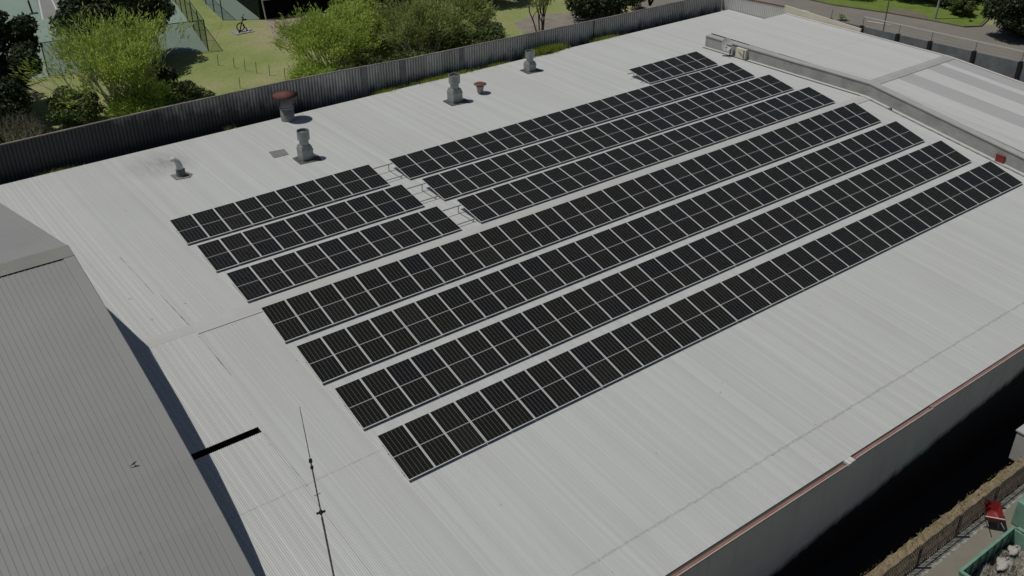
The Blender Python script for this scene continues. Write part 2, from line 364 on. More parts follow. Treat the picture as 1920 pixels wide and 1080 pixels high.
# ------------------------------------------------------------------ main warehouse
wh = thing('warehouse', (20, 0, -8), 'long warehouse with white corrugated roof carrying the solar panels', 'warehouse')
def P(mb, name, m, **k): return mb.build(name, m, wh, **k)
yn_a = [YR, -6.14]; yn_b = [-6.46, Y_EAVE]
mb = corr(-14, -3.1, [YR, -6.14], roof); corr(-14, -3.1, [-6.46, Y_EAVE], lambda y: roof(y)-.015, mb=mb); corr(-3.1, X_PAR+.4, [YR, Y_EAVE], roof, mb=mb)
corr(X_PAR+.4, 60, [-14.7, Y_EAVE], roof, mb=mb)
P(mb, 'roof_slope', M['roof'], smooth=True)
mb = corr(-14, X_PAR+.4, [YR, Y_BACK], roof); corr(X_PAR+.4, 54.1, [15.2, Y_BACK], roof, mb=mb)
P(mb, 'roof_slope', M['roof'], smooth=True)
mb = MB()
for x0, x1, yw in ((-14, -2.75, .36), (-2.7, X_PAR, .36)):
    off = .0 if x0 < -5 else .003; dy = -.12 if x0 > -5 else .1
    zt = ZR+.0125+off
    mb.add([(x0, YR-yw+dy, zt-SN*yw), (x1, YR-yw+dy, zt-SN*yw), (x1, YR+dy*.3, zt+.012), (x0, YR+dy*.3, zt+.012), (x1, YR+yw, zt), (x0, YR+yw, zt)], [(0, 1, 2, 3), (3, 2, 4, 5)])
P(mb, 'ridge_cap', M['cap'])
P(MB().box((-14, -6.47, -1.75), (-3.12, -6.46, -1.125)).box((-14, -6.14, -1.75), (-3.12, -6.13, -1.10)).box((-14, -6.46, -1.76), (-3.1, -6.14, -1.75)).box((-3.12, -6.46, -1.75), (-3.1, -6.14, -1.10)), 'roof_slot', M['dark'])
mb = MB()   # folded side flashing where the narrow bay was extended
for y0, y1, x in ((9.3, 4.9, -3.05), (4.9, 1.3, -2.8), (.3, -2.8, -2.72), (-6.6, -9.9, -3.05)):
    mb.bar((x, y0, roof(y0)+.008), (x+.05, y1, roof(y1)+.008), .04, .012)
M['seam'] = mottled('grimy_seam', (.24, .24, .23), (.56, .56, .55), 1.4, .8)
P(mb, 'side_flashing', M['seam'])
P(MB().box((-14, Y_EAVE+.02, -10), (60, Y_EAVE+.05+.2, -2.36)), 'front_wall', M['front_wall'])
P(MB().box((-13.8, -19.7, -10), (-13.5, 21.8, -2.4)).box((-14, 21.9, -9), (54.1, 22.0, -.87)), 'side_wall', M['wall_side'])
# small brackets and a drip stain line on the front wall
for x0, x1, dy in ((-8, 14.15, 0), (14.62, 19.75, .05), (19.8, 60, .09)):
    y0 = Y_EAVE-.06+dy*.2; z = -2.29+dy
    mb = MB().box((x0, y0-.16, z-.10), (x1, y0-.15+.16, z-.085)).box((x0, y0-.175, z-.10), (x1, y0-.155, z+.02))
    gt = P(mb, 'gutter', M['gutter'])
    MB().box((x0, y0-.20, z-.03), (x1, y0-.178, z+.03)).build('gutter_lip', M['white_paint'], gt)
P(MB().box((14.18, -20.28, -2.34), (14.58, -20.02, -2.24)).box((14.3, -20.3, -2.30), (14.5, -20.1, -2.18)), 'gutter_bracket', M['white_paint'])
# parapet between the two roofs
def px_(y): return X_PAR if y > YR else X_PAR-.11*(YR-y)
pys = [15.6, 13, 10, 7, 4, 1.5, .9, 0, -3, -6, -9, -12, -16, -20]
mb = MB(); cp = MB(); k = 0
for i, y in enumerate(pys):
    zt = roof(y)+.84+(.03 if y < 7 else 0); x = px_(y)
    mb.v += [(x, y, roof(y)-.6), (x, y, zt), (x+.42, y, zt), (x+.42, y, roof(y)-.6)]
    cp.v += [(x-.05, y, zt), (x-.05, y, zt+.07), (x+.5, y, zt+.09), (x+.5, y, zt)]
for i in range(len(pys)-1):
    for q in (mb, cp):
        for j in range(4): a = i*4; q.f.append((a+j, a+4+j, a+4+(j+1) % 4, a+(j+1) % 4))
for q in (mb, cp): e = (len(pys)-1)*4; q.f += [(0, 1, 2, 3), (e+3, e+2, e+1, e)]
pp = P(mb, 'parapet_wall', M['concrete']); cp.build('coping', M['parapet_cap'], pp)
mb = MB()
for a, c in zip(pys[:-1], pys[1:]):
    mb.bar((px_(a)-.30, a, roof(a)+.03), (px_(c)-.30, c, roof(c)+.03), .03, .03)
mb.box((43.75, -1.35, -.68), (43.93, -1.18, -.54)); P(mb, 'cable_conduit', M['galv_dark'])
mb = MB()  # apron flashing at the foot of the parapet
for a, c in zip(pys[:-1], pys[1:]):
    mb.quad((px_(a)-.16, a, roof(a)+.022), (px_(a)-.002, a, roof(a)+.06), (px_(c)-.002, c, roof(c)+.06), (px_(c)-.16, c, roof(c)+.022))
P(mb, 'apron_flashing', M['cap'])
P(MB().box((-14, 22.0, -1.22), (54.1, 22.8, -1.18)), 'back_gutter', M['dark'])

# ------------------------------------------------------------------ neighbouring roof beyond the parapet
nb = thing('annex_building', (49, 0, -7), 'annex behind the long concrete parapet, its roof banded white and grey', 'building')
def zn(y): return .40+.075*(y-YR) if y < YR else .40-.008*(y-YR)
def Q(mb, name, m, **k): return mb.build(name, m, nb, **k)
def annex_white(nt, b):
    n = N(nt); o = n.obj(); x, y, z = n.sep(o); st = n.noise(n.map(o, (2, .1, 1)), 1.1, 5)
    c = n.ramp(st, [(.3, (.545, .55, .54)), (.7, (.60, .605, .595))]); ln_ = n.math('LESS_THAN', n.math('FRACT', n.math('DIVIDE', x, .44)), .12)
    lp = n.math('LESS_THAN', n.math('ABSOLUTE', n.math('SUBTRACT', y, 7.2)), .04)
    c = n.mix(n.math('MULTIPLY', ln_, .35), c, (.40, .40, .39)); c = n.mix(n.math('MULTIPLY', lp, .3), c, (.3, .3, .3)); n.link(c, b.inputs['Base Color'])
M['annex_white'] = mat('annex_white_sheet', (.55, .55, .55), .6, 0, .3, annex_white)
def banded(nt, b):
    n = N(nt); o = n.obj(); x, y, z = n.sep(o); f = 0; tot = None
    for a, c in ((46.8, 48.55), (50.25, 51.9), (52.5, 54)):
        k = n.math('MULTIPLY', n.math('GREATER_THAN', x, a), n.math('LESS_THAN', x, c)); tot = k if tot is None else n.math('ADD', tot, k)
    st = n.noise(n.map(o, (2, .12, 1)), 1.2, 5)
    lines = n.math('LESS_THAN', n.math('FRACT', n.math('DIVIDE', x, .44)), .08)
    wcol = n.ramp(st, [(.3, (.53, .535, .525)), (.7, (.60, .605, .595))]); wcol = n.mix(n.math('MULTIPLY', lines, .45), wcol, (.66, .66, .65))
    gcol = n.ramp(st, [(.3, (.41, .415, .41)), (.7, (.445, .45, .445))])
    n.link(n.mix(tot, wcol, gcol), b.inputs['Base Color'])
Q(corr(44.9, 53.7, [YR, 15.7], zn, pitch=.2, amp=.012), 'far_roof_slope', M['annex_white'], smooth=True)
M['banded'] = mat('banded_roof_sheet', (.5, .5, .5), .6, 0, .3, banded)
def pxa(y): return X_PAR+.44 if y > YR else X_PAR+.44-.11*(YR-y)
mb = corr(44.9, 53.7, [YR, -20], zn, pitch=.2, amp=.014)
mb.add([(44.9, YR, zn(YR)+.006), (44.9, -20, zn(-20)+.006), (pxa(-20), -20, zn(-20)+.006), (pxa(YR), YR, zn(YR)+.006)], [(3, 2, 1, 0)])
Q(mb, 'near_roof_slope', M['banded'], smooth=True)
Q(MB().add([(44.75, YR-.45, zn(YR-.45)+.03), (53.72, YR-.45, zn(YR-.45)+.03), (53.72, YR, zn(YR)+.055), (44.75, YR, zn(YR)+.055), (53.72, YR+.4, zn(YR+.4)+.03), (44.75, YR+.4, zn(YR+.4)+.03)], [(0, 1, 2, 3), (3, 2, 4, 5)]), 'ridge_cap', M['parapet_cap'])
Q(MB().box((44.9, 15.55, -1.5), (53.7, 15.68, zn(15.6)-.03)), 'back_wall', M['cream'])
# street side wall: cream top strip and rusty gutter
mb = MB(); rg = MB(); cw = MB()
for y0, y1 in ((15.7, YR), (YR, -20)):
    za, zb = zn(y0), zn(y1)
    cw.add([(53.72, y0, za-6.8), (53.72, y1, zb-6.8), (53.72, y1, zb+.045), (53.72, y0, za+.045), (53.9, y0, za-6.8), (53.9, y1, zb-6.8), (53.9, y1, zb+.045), (53.9, y0, za+.045)],
           [(0, 1, 2, 3), (7, 6, 5, 4), (3, 2, 6, 7)])
    rg.bar((54.0, y0, za-.05), (54.0, y1, zb-.05), .16, .12)
Q(cw, 'street_wall', M['white_paint']); Q(rg, 'rusty_gutter', M['rust'])
Q(MB().add([(53.95, 16.0, .0), (53.95, 8.6, .16), (53.95, 8.6, .62), (53.95, 16.0, .86), (54.1, 16.0, .0), (54.1, 8.6, .16), (54.1, 8.6, .62), (54.1, 16.0, .86)], [(0, 1, 2, 3), (7, 6, 5, 4), (3, 2, 6, 7), (0, 3, 7, 4), (1, 5, 6, 2)]), 'cream_upstand', M['cream'])

# ------------------------------------------------------------------ solar panels
PW, PH, TH = 1.137, 2.28, .035
def panel_meshes():
    fw = .03
    fr = MB().box((0, -PH, -TH), (fw, 0, 0)).box((PW-fw, -PH, -TH), (PW, 0, 0)).box((fw, -fw, -TH), (PW-fw, 0, 0)).box((fw, -PH, -TH), (PW-fw, -PH+fw, 0))
    bs = MB().box((fw, -PH+fw, -.012), (PW-fw, -fw, -.008))
    ch = MB(); ch.box((fw+.004, -1.122, -.0079), (PW-fw-.004, -fw-.004, -.004))
    cl = MB(); cl.box((fw+.004, -PH+fw+.004, -.0079), (PW-fw-.004, -1.158, -.004))
    return fr, bs, ch, cl
proto = None
def make_panel():
    r = bpy.data.objects.new('solar_panel', None); COL.objects.link(r)
    fr, bs, ch, cl = panel_meshes()
    fr.build('frame', M['alu'], r); bs.build('backsheet', M['backsheet'], r); ch.build('cell_block', M['cells'], r); cl.build('cell_block', M['cells'], r)
    r['category'] = 'solar panel'; r['group'] = 'solar panels in rows on the warehouse roof'
    return r
ORD = ['', 'first', 'second', 'third', 'fourth', 'fifth', 'sixth', 'seventh', 'eighth', 'ninth', 'tenth', '11th', '12th', '13th', '14th', '15th', '16th', '17th', '18th']
ROWS = [  # x0, y0, pitch, drift, count, tilt, description
    ('R7', .0475, -9.578, 1.1570, -.0002, 36, 15.4, 'frontmost row, beside the brown gutter'),
    ('R6', .0397, -6.373, 1.1545, .0003, 36, 15.4, 'long row directly behind the frontmost'),
    ('R5', .0304, -3.191, 1.1540, .0003, 36, 15.4, 'long row third from the front'),
    ('R4', .0072, .0189, 1.1560, .0005, 36, 15.4, 'long row just before the ridge'),
    ('R3', -.016, 3.645, 1.1560, 0, 10, 10, 'left ten-panel row just behind the ridge'),
    ('R2', -.012, 7.12, 1.1570, 0, 10, 10, 'middle row of the left block'),
    ('R1', -.03, 10.62, 1.1580, 0, 10, 10, 'rear row of the left block'),
    ('R3b', 12.708, 3.635, 1.1550, .0002, 25, 10, '25-panel row just behind the ridge'),
    ('R2b', 12.74, 7.035, 1.1530, .0003, 25, 10, 'middle row of the right block'),
    ('R1b', 12.765, 10.517, 1.1540, .0002, 25, 10, 'rear 25-panel row of the right block'),
    ('R0', 34.696, 14.016, 1.1555, 0, 6, 10, 'short six-panel row at the far back')]
proto = make_panel(); first = True
def row_pose(row, i):
    _, x0, y0, pw, dr, n, tilt, d = row; T = math.radians(tilt)
    yt = y0+i*dr; yb = yt-PH*math.cos(T); zb = roof(yb)+.12; zt = zb+PH*math.sin(T)
    return x0+i*pw, yt, zt, T
for row in ROWS:
    n = row[5]
    for i in range(n):
        x, y, z, T = row_pose(row, i)
        if first: r = proto; first = False
        else:
            r = proto.copy(); COL.objects.link(r)
            for ch in proto.children:
                c = ch.copy(); COL.objects.link(c); c.parent = r
        r.location = (x+random.uniform(-.004, .004), y, z+random.uniform(-.004, .004)); r.rotation_euler = (T+random.uniform(-.0025, .0025), random.uniform(-.002, .002), 0)
        k = i+1; side = 'left'
        if k > n-i and n > 12: k = n-i; side = 'right'
        if k == 1: r['label'] = 'solar panel at the %s end of the %s' % (side, row[7])
        elif i == n-1: r['label'] = 'solar panel at the right end of the %s' % row[7]
        else: r['label'] = 'solar panel %s from the %s end of the %s' % (ORD[k], side, row[7])
# mounting racks
def rack(rows, x0, x1, label):
    row = rows; xx, yt, zt, T = row_pose(row, 0); ex = row[4]*(x1-x0)/row[3]
    root = thing('mounting_rack', (x0, yt, roof(yt)), label, 'mounting rack', 'aluminium racks under the panel rows')
    for f in (.2, .8):
        y = yt-PH*f*math.cos(T); z = zt-PH*f*math.sin(T)-TH-.026
        MB().bar((x0, y, z), (x1, y+ex, z), .042, .045).build('rail', M['rail'], root)
    nleg = max(2, int((x1-x0)/2.32)+1)
    for j in range(nleg):
        x = x0+.62+(x1-x0-1.2)*j/(nleg-1); mb = MB()
        for f in (.2, .8):
            y = yt-PH*f*math.cos(T); z = zt-PH*f*math.sin(T)-TH-.05; mb.bar((x, y, roof(y)+.01), (x, y, z), .035, .035)
        ya, yb = yt-PH*.2*math.cos(T), yt-PH*.8*math.cos(T); mb.bar((x, ya+.05, roof(ya)+.024), (x, yb-.05, roof(yb)+.024), .04, .02)
        mb.build('support_leg', M['rail'], root)
rack(ROWS[0], .03, 41.75, 'aluminium rack carrying the frontmost row of solar panels')
rack(ROWS[1], .03, 41.65, 'aluminium rack under the second solar panel row from the front')
rack(ROWS[2], .03, 41.6, 'aluminium rack under the third solar panel row from the front')
rack(ROWS[3], .03, 41.7, 'aluminium rack under the panel row just in front of the ridge')
rack(ROWS[4], .03, 41.7, 'aluminium rack behind the ridge, bridging the gap between both panel blocks')
rack(ROWS[5], .03, 41.7, 'middle aluminium rack bridging the gap between left and right blocks')
rack(ROWS[6], .03, 41.7, 'rearmost long aluminium rack, bare in the gap between panel blocks')
rack(ROWS[10], 34.2, 41.75, 'short aluminium rack under the six-panel row at the back')

# ------------------------------------------------------------------ grey building on the left
gb = thing('grey_shed', (-20, 2, -8), 'tall shed on the left with grey standing-seam gable roof', 'shed')
GX, GY, GZ, GS = -6.45, 2.05, 4.2, .259
ZGP = [(2.05, 4.2), (-2, 3.27), (-4, 2.76), (-6.5, 2.03), (-9.04, 1.15), (-11.2, .29), (-13.31, -.66), (-15.5, -1.75)]   # the near slope sags gently towards the eave
def zg(y):
    if y >= GY: return GZ-GS*(y-GY)
    for (ya, za), (yb, zb) in zip(ZGP[:-1], ZGP[1:]):
        if y >= yb: return za+(zb-za)*(y-ya)/(yb-ya)
    return ZGP[-1][1]
ZY = [a for a, b_ in ZGP]
def G(mb, name, m, **k): return mb.build(name, m, gb, **k)
mb = MB(); P0 = .2                                   # standing-seam sheets: flat pans with narrow upright ribs
x = GX-.44
while x > -30:
    prof_ = [(x-P0, 0), (x-.035, 0), (x-.028, .022), (x-.009, .022), (x, 0)]
    for ya, yb in zip(ZY[1:], ZY[:-1]):
        for (xa, ha), (xb, hb) in zip(prof_[:-1], prof_[1:]): mb.quad((xa, ya, zg(ya)+ha), (xb, ya, zg(ya)+hb), (xb, yb, zg(yb)+hb), (xa, yb, zg(yb)+ha))
    x -= P0
G(mb, 'seamed_roof_slope', M['grey_roof'])
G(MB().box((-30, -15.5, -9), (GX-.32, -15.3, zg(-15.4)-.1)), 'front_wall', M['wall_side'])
G(MB().quad((-30, GY, GZ), (GX-.3, GY, GZ), (GX-.3, 17.2, zg(17.2)), (-30, 17.2, zg(17.2))), 'rear_roof_slope', M['grey_roof'])
mb = MB()
for y0, y1 in list(zip(ZY[1:], ZY[:-1]))+[(GY, 17.2)]:
    a = [(GX-.44, .012), (GX-.40, .045), (GX-.03, .045), (GX, .01), (GX, -.22)]
    for (xa, ha), (xb, hb) in zip(a[:-1], a[1:]): mb.quad((xa, y0, zg(y0)+ha), (xb, y0, zg(y0)+hb), (xb, y1, zg(y1)+hb), (xa, y1, zg(y1)+ha))
G(mb, 'barge_flashing', M['grey_roof'])
G(MB().add([(-30, GY-.62, zg(GY-.62)+.07), (GX-.02, GY-.62, zg(GY-.62)+.06), (GX-.02, GY, GZ+.085), (-30, GY, GZ+.085), (GX-.02, GY+.3, zg(GY+.3)+.05), (-30, GY+.3, zg(GY+.3)+.05), (-30, GY-.62, zg(GY-.62)+.05), (GX-.62, GY-.62, zg(GY-.62)+.05)], [(0, 1, 2, 3), (3, 2, 4, 5), (6, 7, 1, 0)]), 'ridge_cap', M['grey_cap'])
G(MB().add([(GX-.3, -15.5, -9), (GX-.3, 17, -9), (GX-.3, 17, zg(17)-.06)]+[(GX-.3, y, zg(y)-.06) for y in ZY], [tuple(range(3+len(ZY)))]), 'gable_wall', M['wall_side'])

# ------------------------------------------------------------------ flues and small roof things
def flue(name, x, y, s, label, hb=1.0, rot=0):
    z0 = roof(y); t = thing(name, (x, y, z0), label, 'flue', 'square-based ventilation flues'); sc = s
    A = MB().sq((x, y), [(.37*sc, z0-.02), (.37*sc, z0+.62*sc*hb), (.39*sc, z0+.63*sc*hb), (.39*sc, z0+.66*sc*hb), (.30*sc, z0+.95*sc*hb)])
    A.build('square_base', M['galv'], t)
    B = MB().lathe((x, y), [(.29*sc, z0+.93*sc*hb), (.285*sc, z0+1.28*sc*hb), (.30*sc, z0+1.29*sc*hb)]); B.build('neck', M['galv'], t, smooth=True)
    zc = z0+1.26*sc*hb
    Cc = MB().lathe((x, y), [(.30*sc, zc), (.38*sc, zc+.05), (.385*sc, zc+.58*sc), (.40*sc, zc+.60*sc), (.36*sc, zc+.60*sc), (.35*sc, zc+.12), (.0, zc+.12)]); Cc.build('cowl', M['galv'], t, smooth=False)
    MB().lathe((x, y), [(.02, zc+.45*sc), (.23*sc, zc+.47*sc), (.02, zc+.56*sc)], 16).build('rain_disc', M['galv_dark'], t)
    fl = MB(); w = .72*sc
    pts = [(x-w, y-w*.9), (x+w*.9, y-w*1.15), (x+w*1.2, y-w*.1), (x+w, y+w), (x-w*.9, y+w*.8)]
    fl.add([(a, c, roof(c)+.024) for a, c in pts], [tuple(range(5))]); fl.build('base_flashing', M['lead'], t)
    return t
flue('ventilation_flue', 9.65, 14.75, .95, 'tall galvanised flue with open cowl nearest the left panel block')
flue('ventilation_flue', 22.1, 17.45, 1.0, 'galvanised flue with open cowl left of the small rusty-capped vent')
flue('ventilation_flue', 30.1, 19.5, .88, 'galvanised flue farthest right, beside green weeds at the fence', .85)
x, y = 11.72, 21.3; z0 = roof(y)
t = thing('mushroom_flue', (x, y, z0), 'fat round flue under a wide rusty red conical cap', 'flue')
MB().lathe((x, y), [(.44, z0-.02), (.43, z0+.85), (.40, z0+.85)]).build('lower_duct', M['duct'], t, smooth=True)
MB().lathe((x, y), [(.455, z0+.82), (.455, z0+.88)]).build('joint_band', M['galv'], t)
MB().lathe((x, y), [(.40, z0+.84), (.39, z0+1.58), (.0, z0+1.58)]).build('upper_duct', M['duct'], t, smooth=True)
MB().lathe((x, y), [(.77, z0+1.66), (.80, z0+1.68), (.0, z0+1.80)], 36).build('conical_cap', M['rust'], t, smooth=True)
mb = MB()
for a in range(4): c, s_ = math.cos(a*1.57+.4), math.sin(a*1.57+.4); mb.bar((x+.36*c, y+.36*s_, z0+1.55), (x+.5*c, y+.5*s_, z0+1.70), .03)
mb.build('cap_strut', M['black'], t)
x, y = 24.4, 17.75; z0 = roof(y)
t = thing('small_vent', (x, y, z0), 'short pipe vent with small rusty red cap', 'vent')
MB().lathe((x, y), [(.17, z0-.02), (.20, z0+.12), (.27, z0+.50), (.27, z0+.53), (.0, z0+.53)]).build('pipe', M['galv'], t, smooth=False)
MB().lathe((x, y), [(.44, z0+.64), (.45, z0+.66), (.17, z0+.78), (.0, z0+.80)], 24).build('cap', M['rust'], t)
MB().lathe((x, y), [(.2, z0+.53), (.2, z0+.66)], 12).build('collar', M['black'], t)
x, y = 2.95, 16.95; z0 = roof(y)
t = thing('gooseneck_vent', (x, y, z0), 'small bent vent pipe on the mouldy left part of the roof', 'vent')
MB().lathe((x, y), [(.27, z0-.02), (.25, z0+.36), (.27, z0+.38), (.20, z0+.40)]).build('collar', M['galv_dark'], t, smooth=False)
MB().tube([(x, y, z0+.36), (x-.01, y, z0+.62), (x-.08, y+.02, z0+.86), (x-.22, y+.05, z0+1.03), (x-.38, y+.08, z0+1.08)], [.19, .18, .16, .15, .15], 14).build('bent_pipe', M['white_paint'], t, smooth=True)
fl = MB(); fl.add([(a, c, roof(c)+.022) for a, c in ((x-.5, y-.45), (x+.3, y-.62), (x+.6, y-.2), (x+.4, y+.4), (x-.5, y+.4))], [(0, 1, 2, 3, 4)]); fl.build('base_flashing', M['patch'], t)
pt = MB(); pt.add([(a, c, roof(c)+.02) for a, c in ((8.2, 16.0), (9.15, 15.95), (9.3, 16.9), (8.35, 17.05))], [(0, 1, 2, 3)])
tag(pt.build('roof_patch', M['patch']), 'flat grey repair patch left of the flue nearest the panels', 'roof patch')
mb = MB().box((43.75, -9.55, -1.32), (44.2-1.0+.95, -9.0, -.86)); 
t = thing('red_box', (43.3, -9.5, roof(-9.5)), 'small red metal box at the foot of the parapet', 'box')
zb = roof(-9.5)+.02
MB().box((43.05, -9.75, zb), (43.5, -9.2, zb+.42)).build('box_body', M['red'], t, bevel=.02)
MB().box((43.02, -9.78, zb+.42), (43.53, -9.17, zb+.46)).build('lid', M['red'], t)
# satellite dish and junction cabinet on the parapet
t = thing('satellite_dish', (43.9, 13.0, roof(13)), 'white oval satellite dish at the far end of the parapet', 'satellite dish')
ctr = Vector((43.75, 13.0, .22)); nrm = Vector((-.72, -.62, .35)).normalized(); ux = nrm.cross(Vector((0, 0, 1))).normalized(); uy = ux.cross(nrm)
mb = MB(); mb.v.append(tuple(ctr-nrm*.07)); R_ = 4; 
for i in range(1, R_+1):
    rr = i/R_
    for j in range(24): a = 2*math.pi*j/24; mb.v.append(tuple(ctr+ux*math.cos(a)*.40*rr+uy*math.sin(a)*.50*rr-nrm*.07*(1-rr*rr)))
for j in range(24): mb.f.append((0, 1+j, 1+(j+1) % 24))
for i in range(R_-1):
    for j in range(24): a = 1+i*24; mb.f.append((a+j, a+24+j, a+24+(j+1) % 24, a+(j+1) % 24))
mb.build('reflector', M['white_paint'], t, smooth=True)
MB().bar((43.95, 12.75, roof(12.7)), (43.95, 12.75, .2), .06).bar((43.95, 12.75, .1), ctr-nrm*.08, .05).bar((43.6, 13.15, roof(13)+.03), (44.1, 12.4, roof(12.5)+.03), .12, .05).build('bracket', M['black'], t)
MB().bar(ctr-uy*.45, ctr+nrm*.45-uy*.25, .025).box(tuple(ctr+nrm*.45-uy*.25-Vector((.04, .04, .04))), tuple(ctr+nrm*.45-uy*.25+Vector((.04, .04, .04)))).build('feed_arm', M['galv_dark'], t)
t = thing('junction_cabinet', (44.1, 11.8, roof(11.8)), 'pale yellowish cabinet on the parapet beside the satellite dish', 'cabinet')
MB().box((44.02, 11.35, -.6), (44.28, 12.3, .12)).build('cabinet_body', M['cream'], t, bevel=.01)
MB().bar((44.0, 11.5, -.55), (44.0, 11.5, .1), .05).bar((43.98, 11.4, -.45), (43.98, 12.0, -.1), .03).build('conduit', M['patch'], t)
# antenna mast
t = thing('antenna_mast', (-4.63, -15.25, roof(-15.2)), 'thin dark antenna mast standing near the left roof edge', 'antenna')
A0 = Vector((-4.63, -15.25, roof(-15.2)-.05)); A1 = Vector((-4.86, -14.77, 6.0))
def al(f): return A0+(A1-A0)*f
MB().tube([al(0), al(.5)], .032, 8).build('lower_pole', M['galv_dark'], t)
MB().tube([al(.48), al(.765)], .022, 8).build('upper_pole', M['galv_dark'], t)
MB().tube([al(.74), al(.9), al(1)], [.012, .010, .008], 6).build('whip', M['black'], t)
for f, r_, h in ((.765, .05, .05), (.735, .045, .04), (.525, .055, .05)): MB().tube([al(f)-Vector((0, 0, h)), al(f)+Vector((0, 0, h))], r_, 10).build('clamp', M['black'], t)
MB().bar(al(.525)+Vector((-.13, .03, 0)), al(.525)+Vector((.13, -.03, 0)), .05).build('cross_arm', M['black'], t)
MB().bar(al(.61)+Vector((-.1, 0, 0)), al(.61)+Vector((.1, 0, 0)), .02).build('cross_bracket', M['galv'], t)
# bird on the grey roof
bx, by = -8.16, -8.55; bz = zg(by)+.03
bird = MB(); 
bd = MB().tube([(bx-.17, by+.02, bz+.12), (bx-.08, by, bz+.15), (bx+.02, by, bz+.19), (bx+.10, by, bz+.22), (bx+.15, by, bz+.27), (bx+.19, by-.01, bz+.29), (bx+.235, by-.01, bz+.285), (bx+.28, by-.01, bz+.275)], [.012, .05, .075, .065, .04, .04, .025, .004], 10)
bd.bar((bx-.30, by+.03, bz+.07), (bx-.10, by, bz+.13), .06, .012); bd.tube([(bx+.01, by+.03, bz+.13), (bx+.02, by+.03, bz)], .008, 5); bd.tube([(bx+.01, by-.03, bz+.13), (bx+.02, by-.03, bz)], .008, 5)
bd.v = [(bx+(a-bx)*.42, by+(b_-by)*.42, bz+(c-bz)*.42) for a, b_, c in bd.v]
tag(bd.build('bird', M['black'], smooth=True), 'small black bird perched on the grey seamed roof', 'bird')

# ------------------------------------------------------------------ back fence and ribbed side wall
bf = thing('boundary_fence', (20, 22.95, -2), 'long mouldy corrugated sheet fence behind the white roof', 'fence')
top = [(-16, 1.12), (-5, 1.10), (4, 1.18), (12, 1.15), (17, 1.02), (22, .82), (30, .70), (41, .55), (54.15, .5)]
def ftop(x):
    for (a, za), (b_, zb_) in zip(top[:-1], top[1:]):
        if x <= b_: return za+(zb_-za)*(x-a)/(b_-a)
    return top[-1][1]
mb = MB(); pit = .22; x = -16.0; cols = []
while x < 54.15:
    for dx, dy in ((0, 0), (.05, 0), (.08, -.075), (.15, -.075), (.18, 0)): cols.append((x+dx, 22.95+dy))
    x += pit
for x, y in cols: mb.v += [(x, y, -4.2), (x, y, ftop(x))]
for i in range(len(cols)-1): a = i*2; mb.f.append((a, a+2, a+3, a+1))
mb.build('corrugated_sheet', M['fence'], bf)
mb = MB()
for i in range(60):
    x0 = -16+i*1.17; x1 = x0+1.17; mb.bar((x0, 22.93, ftop(x0)+.02), (x1, 22.93, ftop(x1)+.02), .12, .05)
mb.build('top_rail', mottled('fence_rail', (.16, .12, .10), (.34, .30, .27), 1.2, .8), bf)
for x in (39.2,): MB().bar((x, 22.86, -1.2), (x, 22.86, ftop(x)), .09).build('drain_pipe', M['black'], bf)
M['flat'] = mottled('plain_fence_panel', (.16, .16, .155), (.30, .30, .29), 1.5, .9)
for x in (18.1, 21.2, 26.2): MB().box((x, 22.86, -1.1), (x+.42, 22.90, ftop(x)-.02)).build('flat_panel', M['flat'], bf)
rw = thing('ribbed_wall', (54.2, 19, -1), 'short pale ribbed wall closing the roof at its far corner', 'wall')
mb = MB(); y = 22.95; c2 = []
while y > 15.9:
    for d, dx in ((0, 0), (.06, 0), (.09, -.04), (.16, -.04)): c2.append((54.2+dx, y-d))
    y -= .2
for x, y in c2: mb.v += [(x, y, -1.0), (x, y, .28+(22.9-y)*.055)]
for i in range(len(c2)-1): a = i*2; mb.f.append((a, a+1, a+3, a+2))
mb.build('ribbed_sheet', M['ribwall'], rw)
MB().bar((54.2, 22.95, .3), (54.2, 15.9, .69), .12, .08).build('top_rail', M['rust'], rw)
# weeds and grass tufts along the back gutter
def tuft(x, y, z, wx, wy, h, n, label, m='tuft'):
    mb = MB()
    for _ in range(n):
        px = x+random.gauss(0, .35)*wx; py = y+random.gauss(0, .35)*wy; hh = h*random.uniform(.4, 1); a = random.uniform(0, 6.28); lx, ly = random.gauss(0, .09), random.gauss(0, .09)
        wv = .02+.02*random.random(); dx, dy = math.cos(a)*wv, math.sin(a)*wv
        mb.add([(px-dx, py-dy, z), (px+dx, py+dy, z), (px+lx+dx*.6, py+ly+dy*.6, z+hh*.6), (px+lx*2, py+ly*2, z+hh)], [(0, 1, 2), (0, 2, 3)])
    return tag(mb.build('weed_tuft', M[m]), label, 'weeds', 'weeds growing along the back gutter')
tuft(33.8, 22.2, -.95, 2.1, .35, .75, 3600, 'thick bright green weed clump right of the farthest flue')
tuft(24.4, 22.2, -1.0, 3.6, .3, .42, 2400, 'long low weed strip behind the middle flue')
tuft(19.6, 22.2, -1.05, 1.2, .4, .45, 600, 'small weed clump at the fence right of the red-capped flue')
tuft(39.9, 22.3, -1.0, 1.8, .4, .42, 900, 'brownish weeds beside the black drain pipe')
tuft(29.0, 22.3, -1.05, 1.6, .4, .4, 500, 'thin weeds behind the farthest flue')
tuft(-2.4, 22.3, -1.1, 1.6, .4, .4, 500, 'weeds in the gutter above the grey shed', 'leaf_olive')
tuft(8.2, 22.45, -1.1, .5, .2, .5, 160, 'single tuft at the dark left part of the fence', 'leaf_olive')
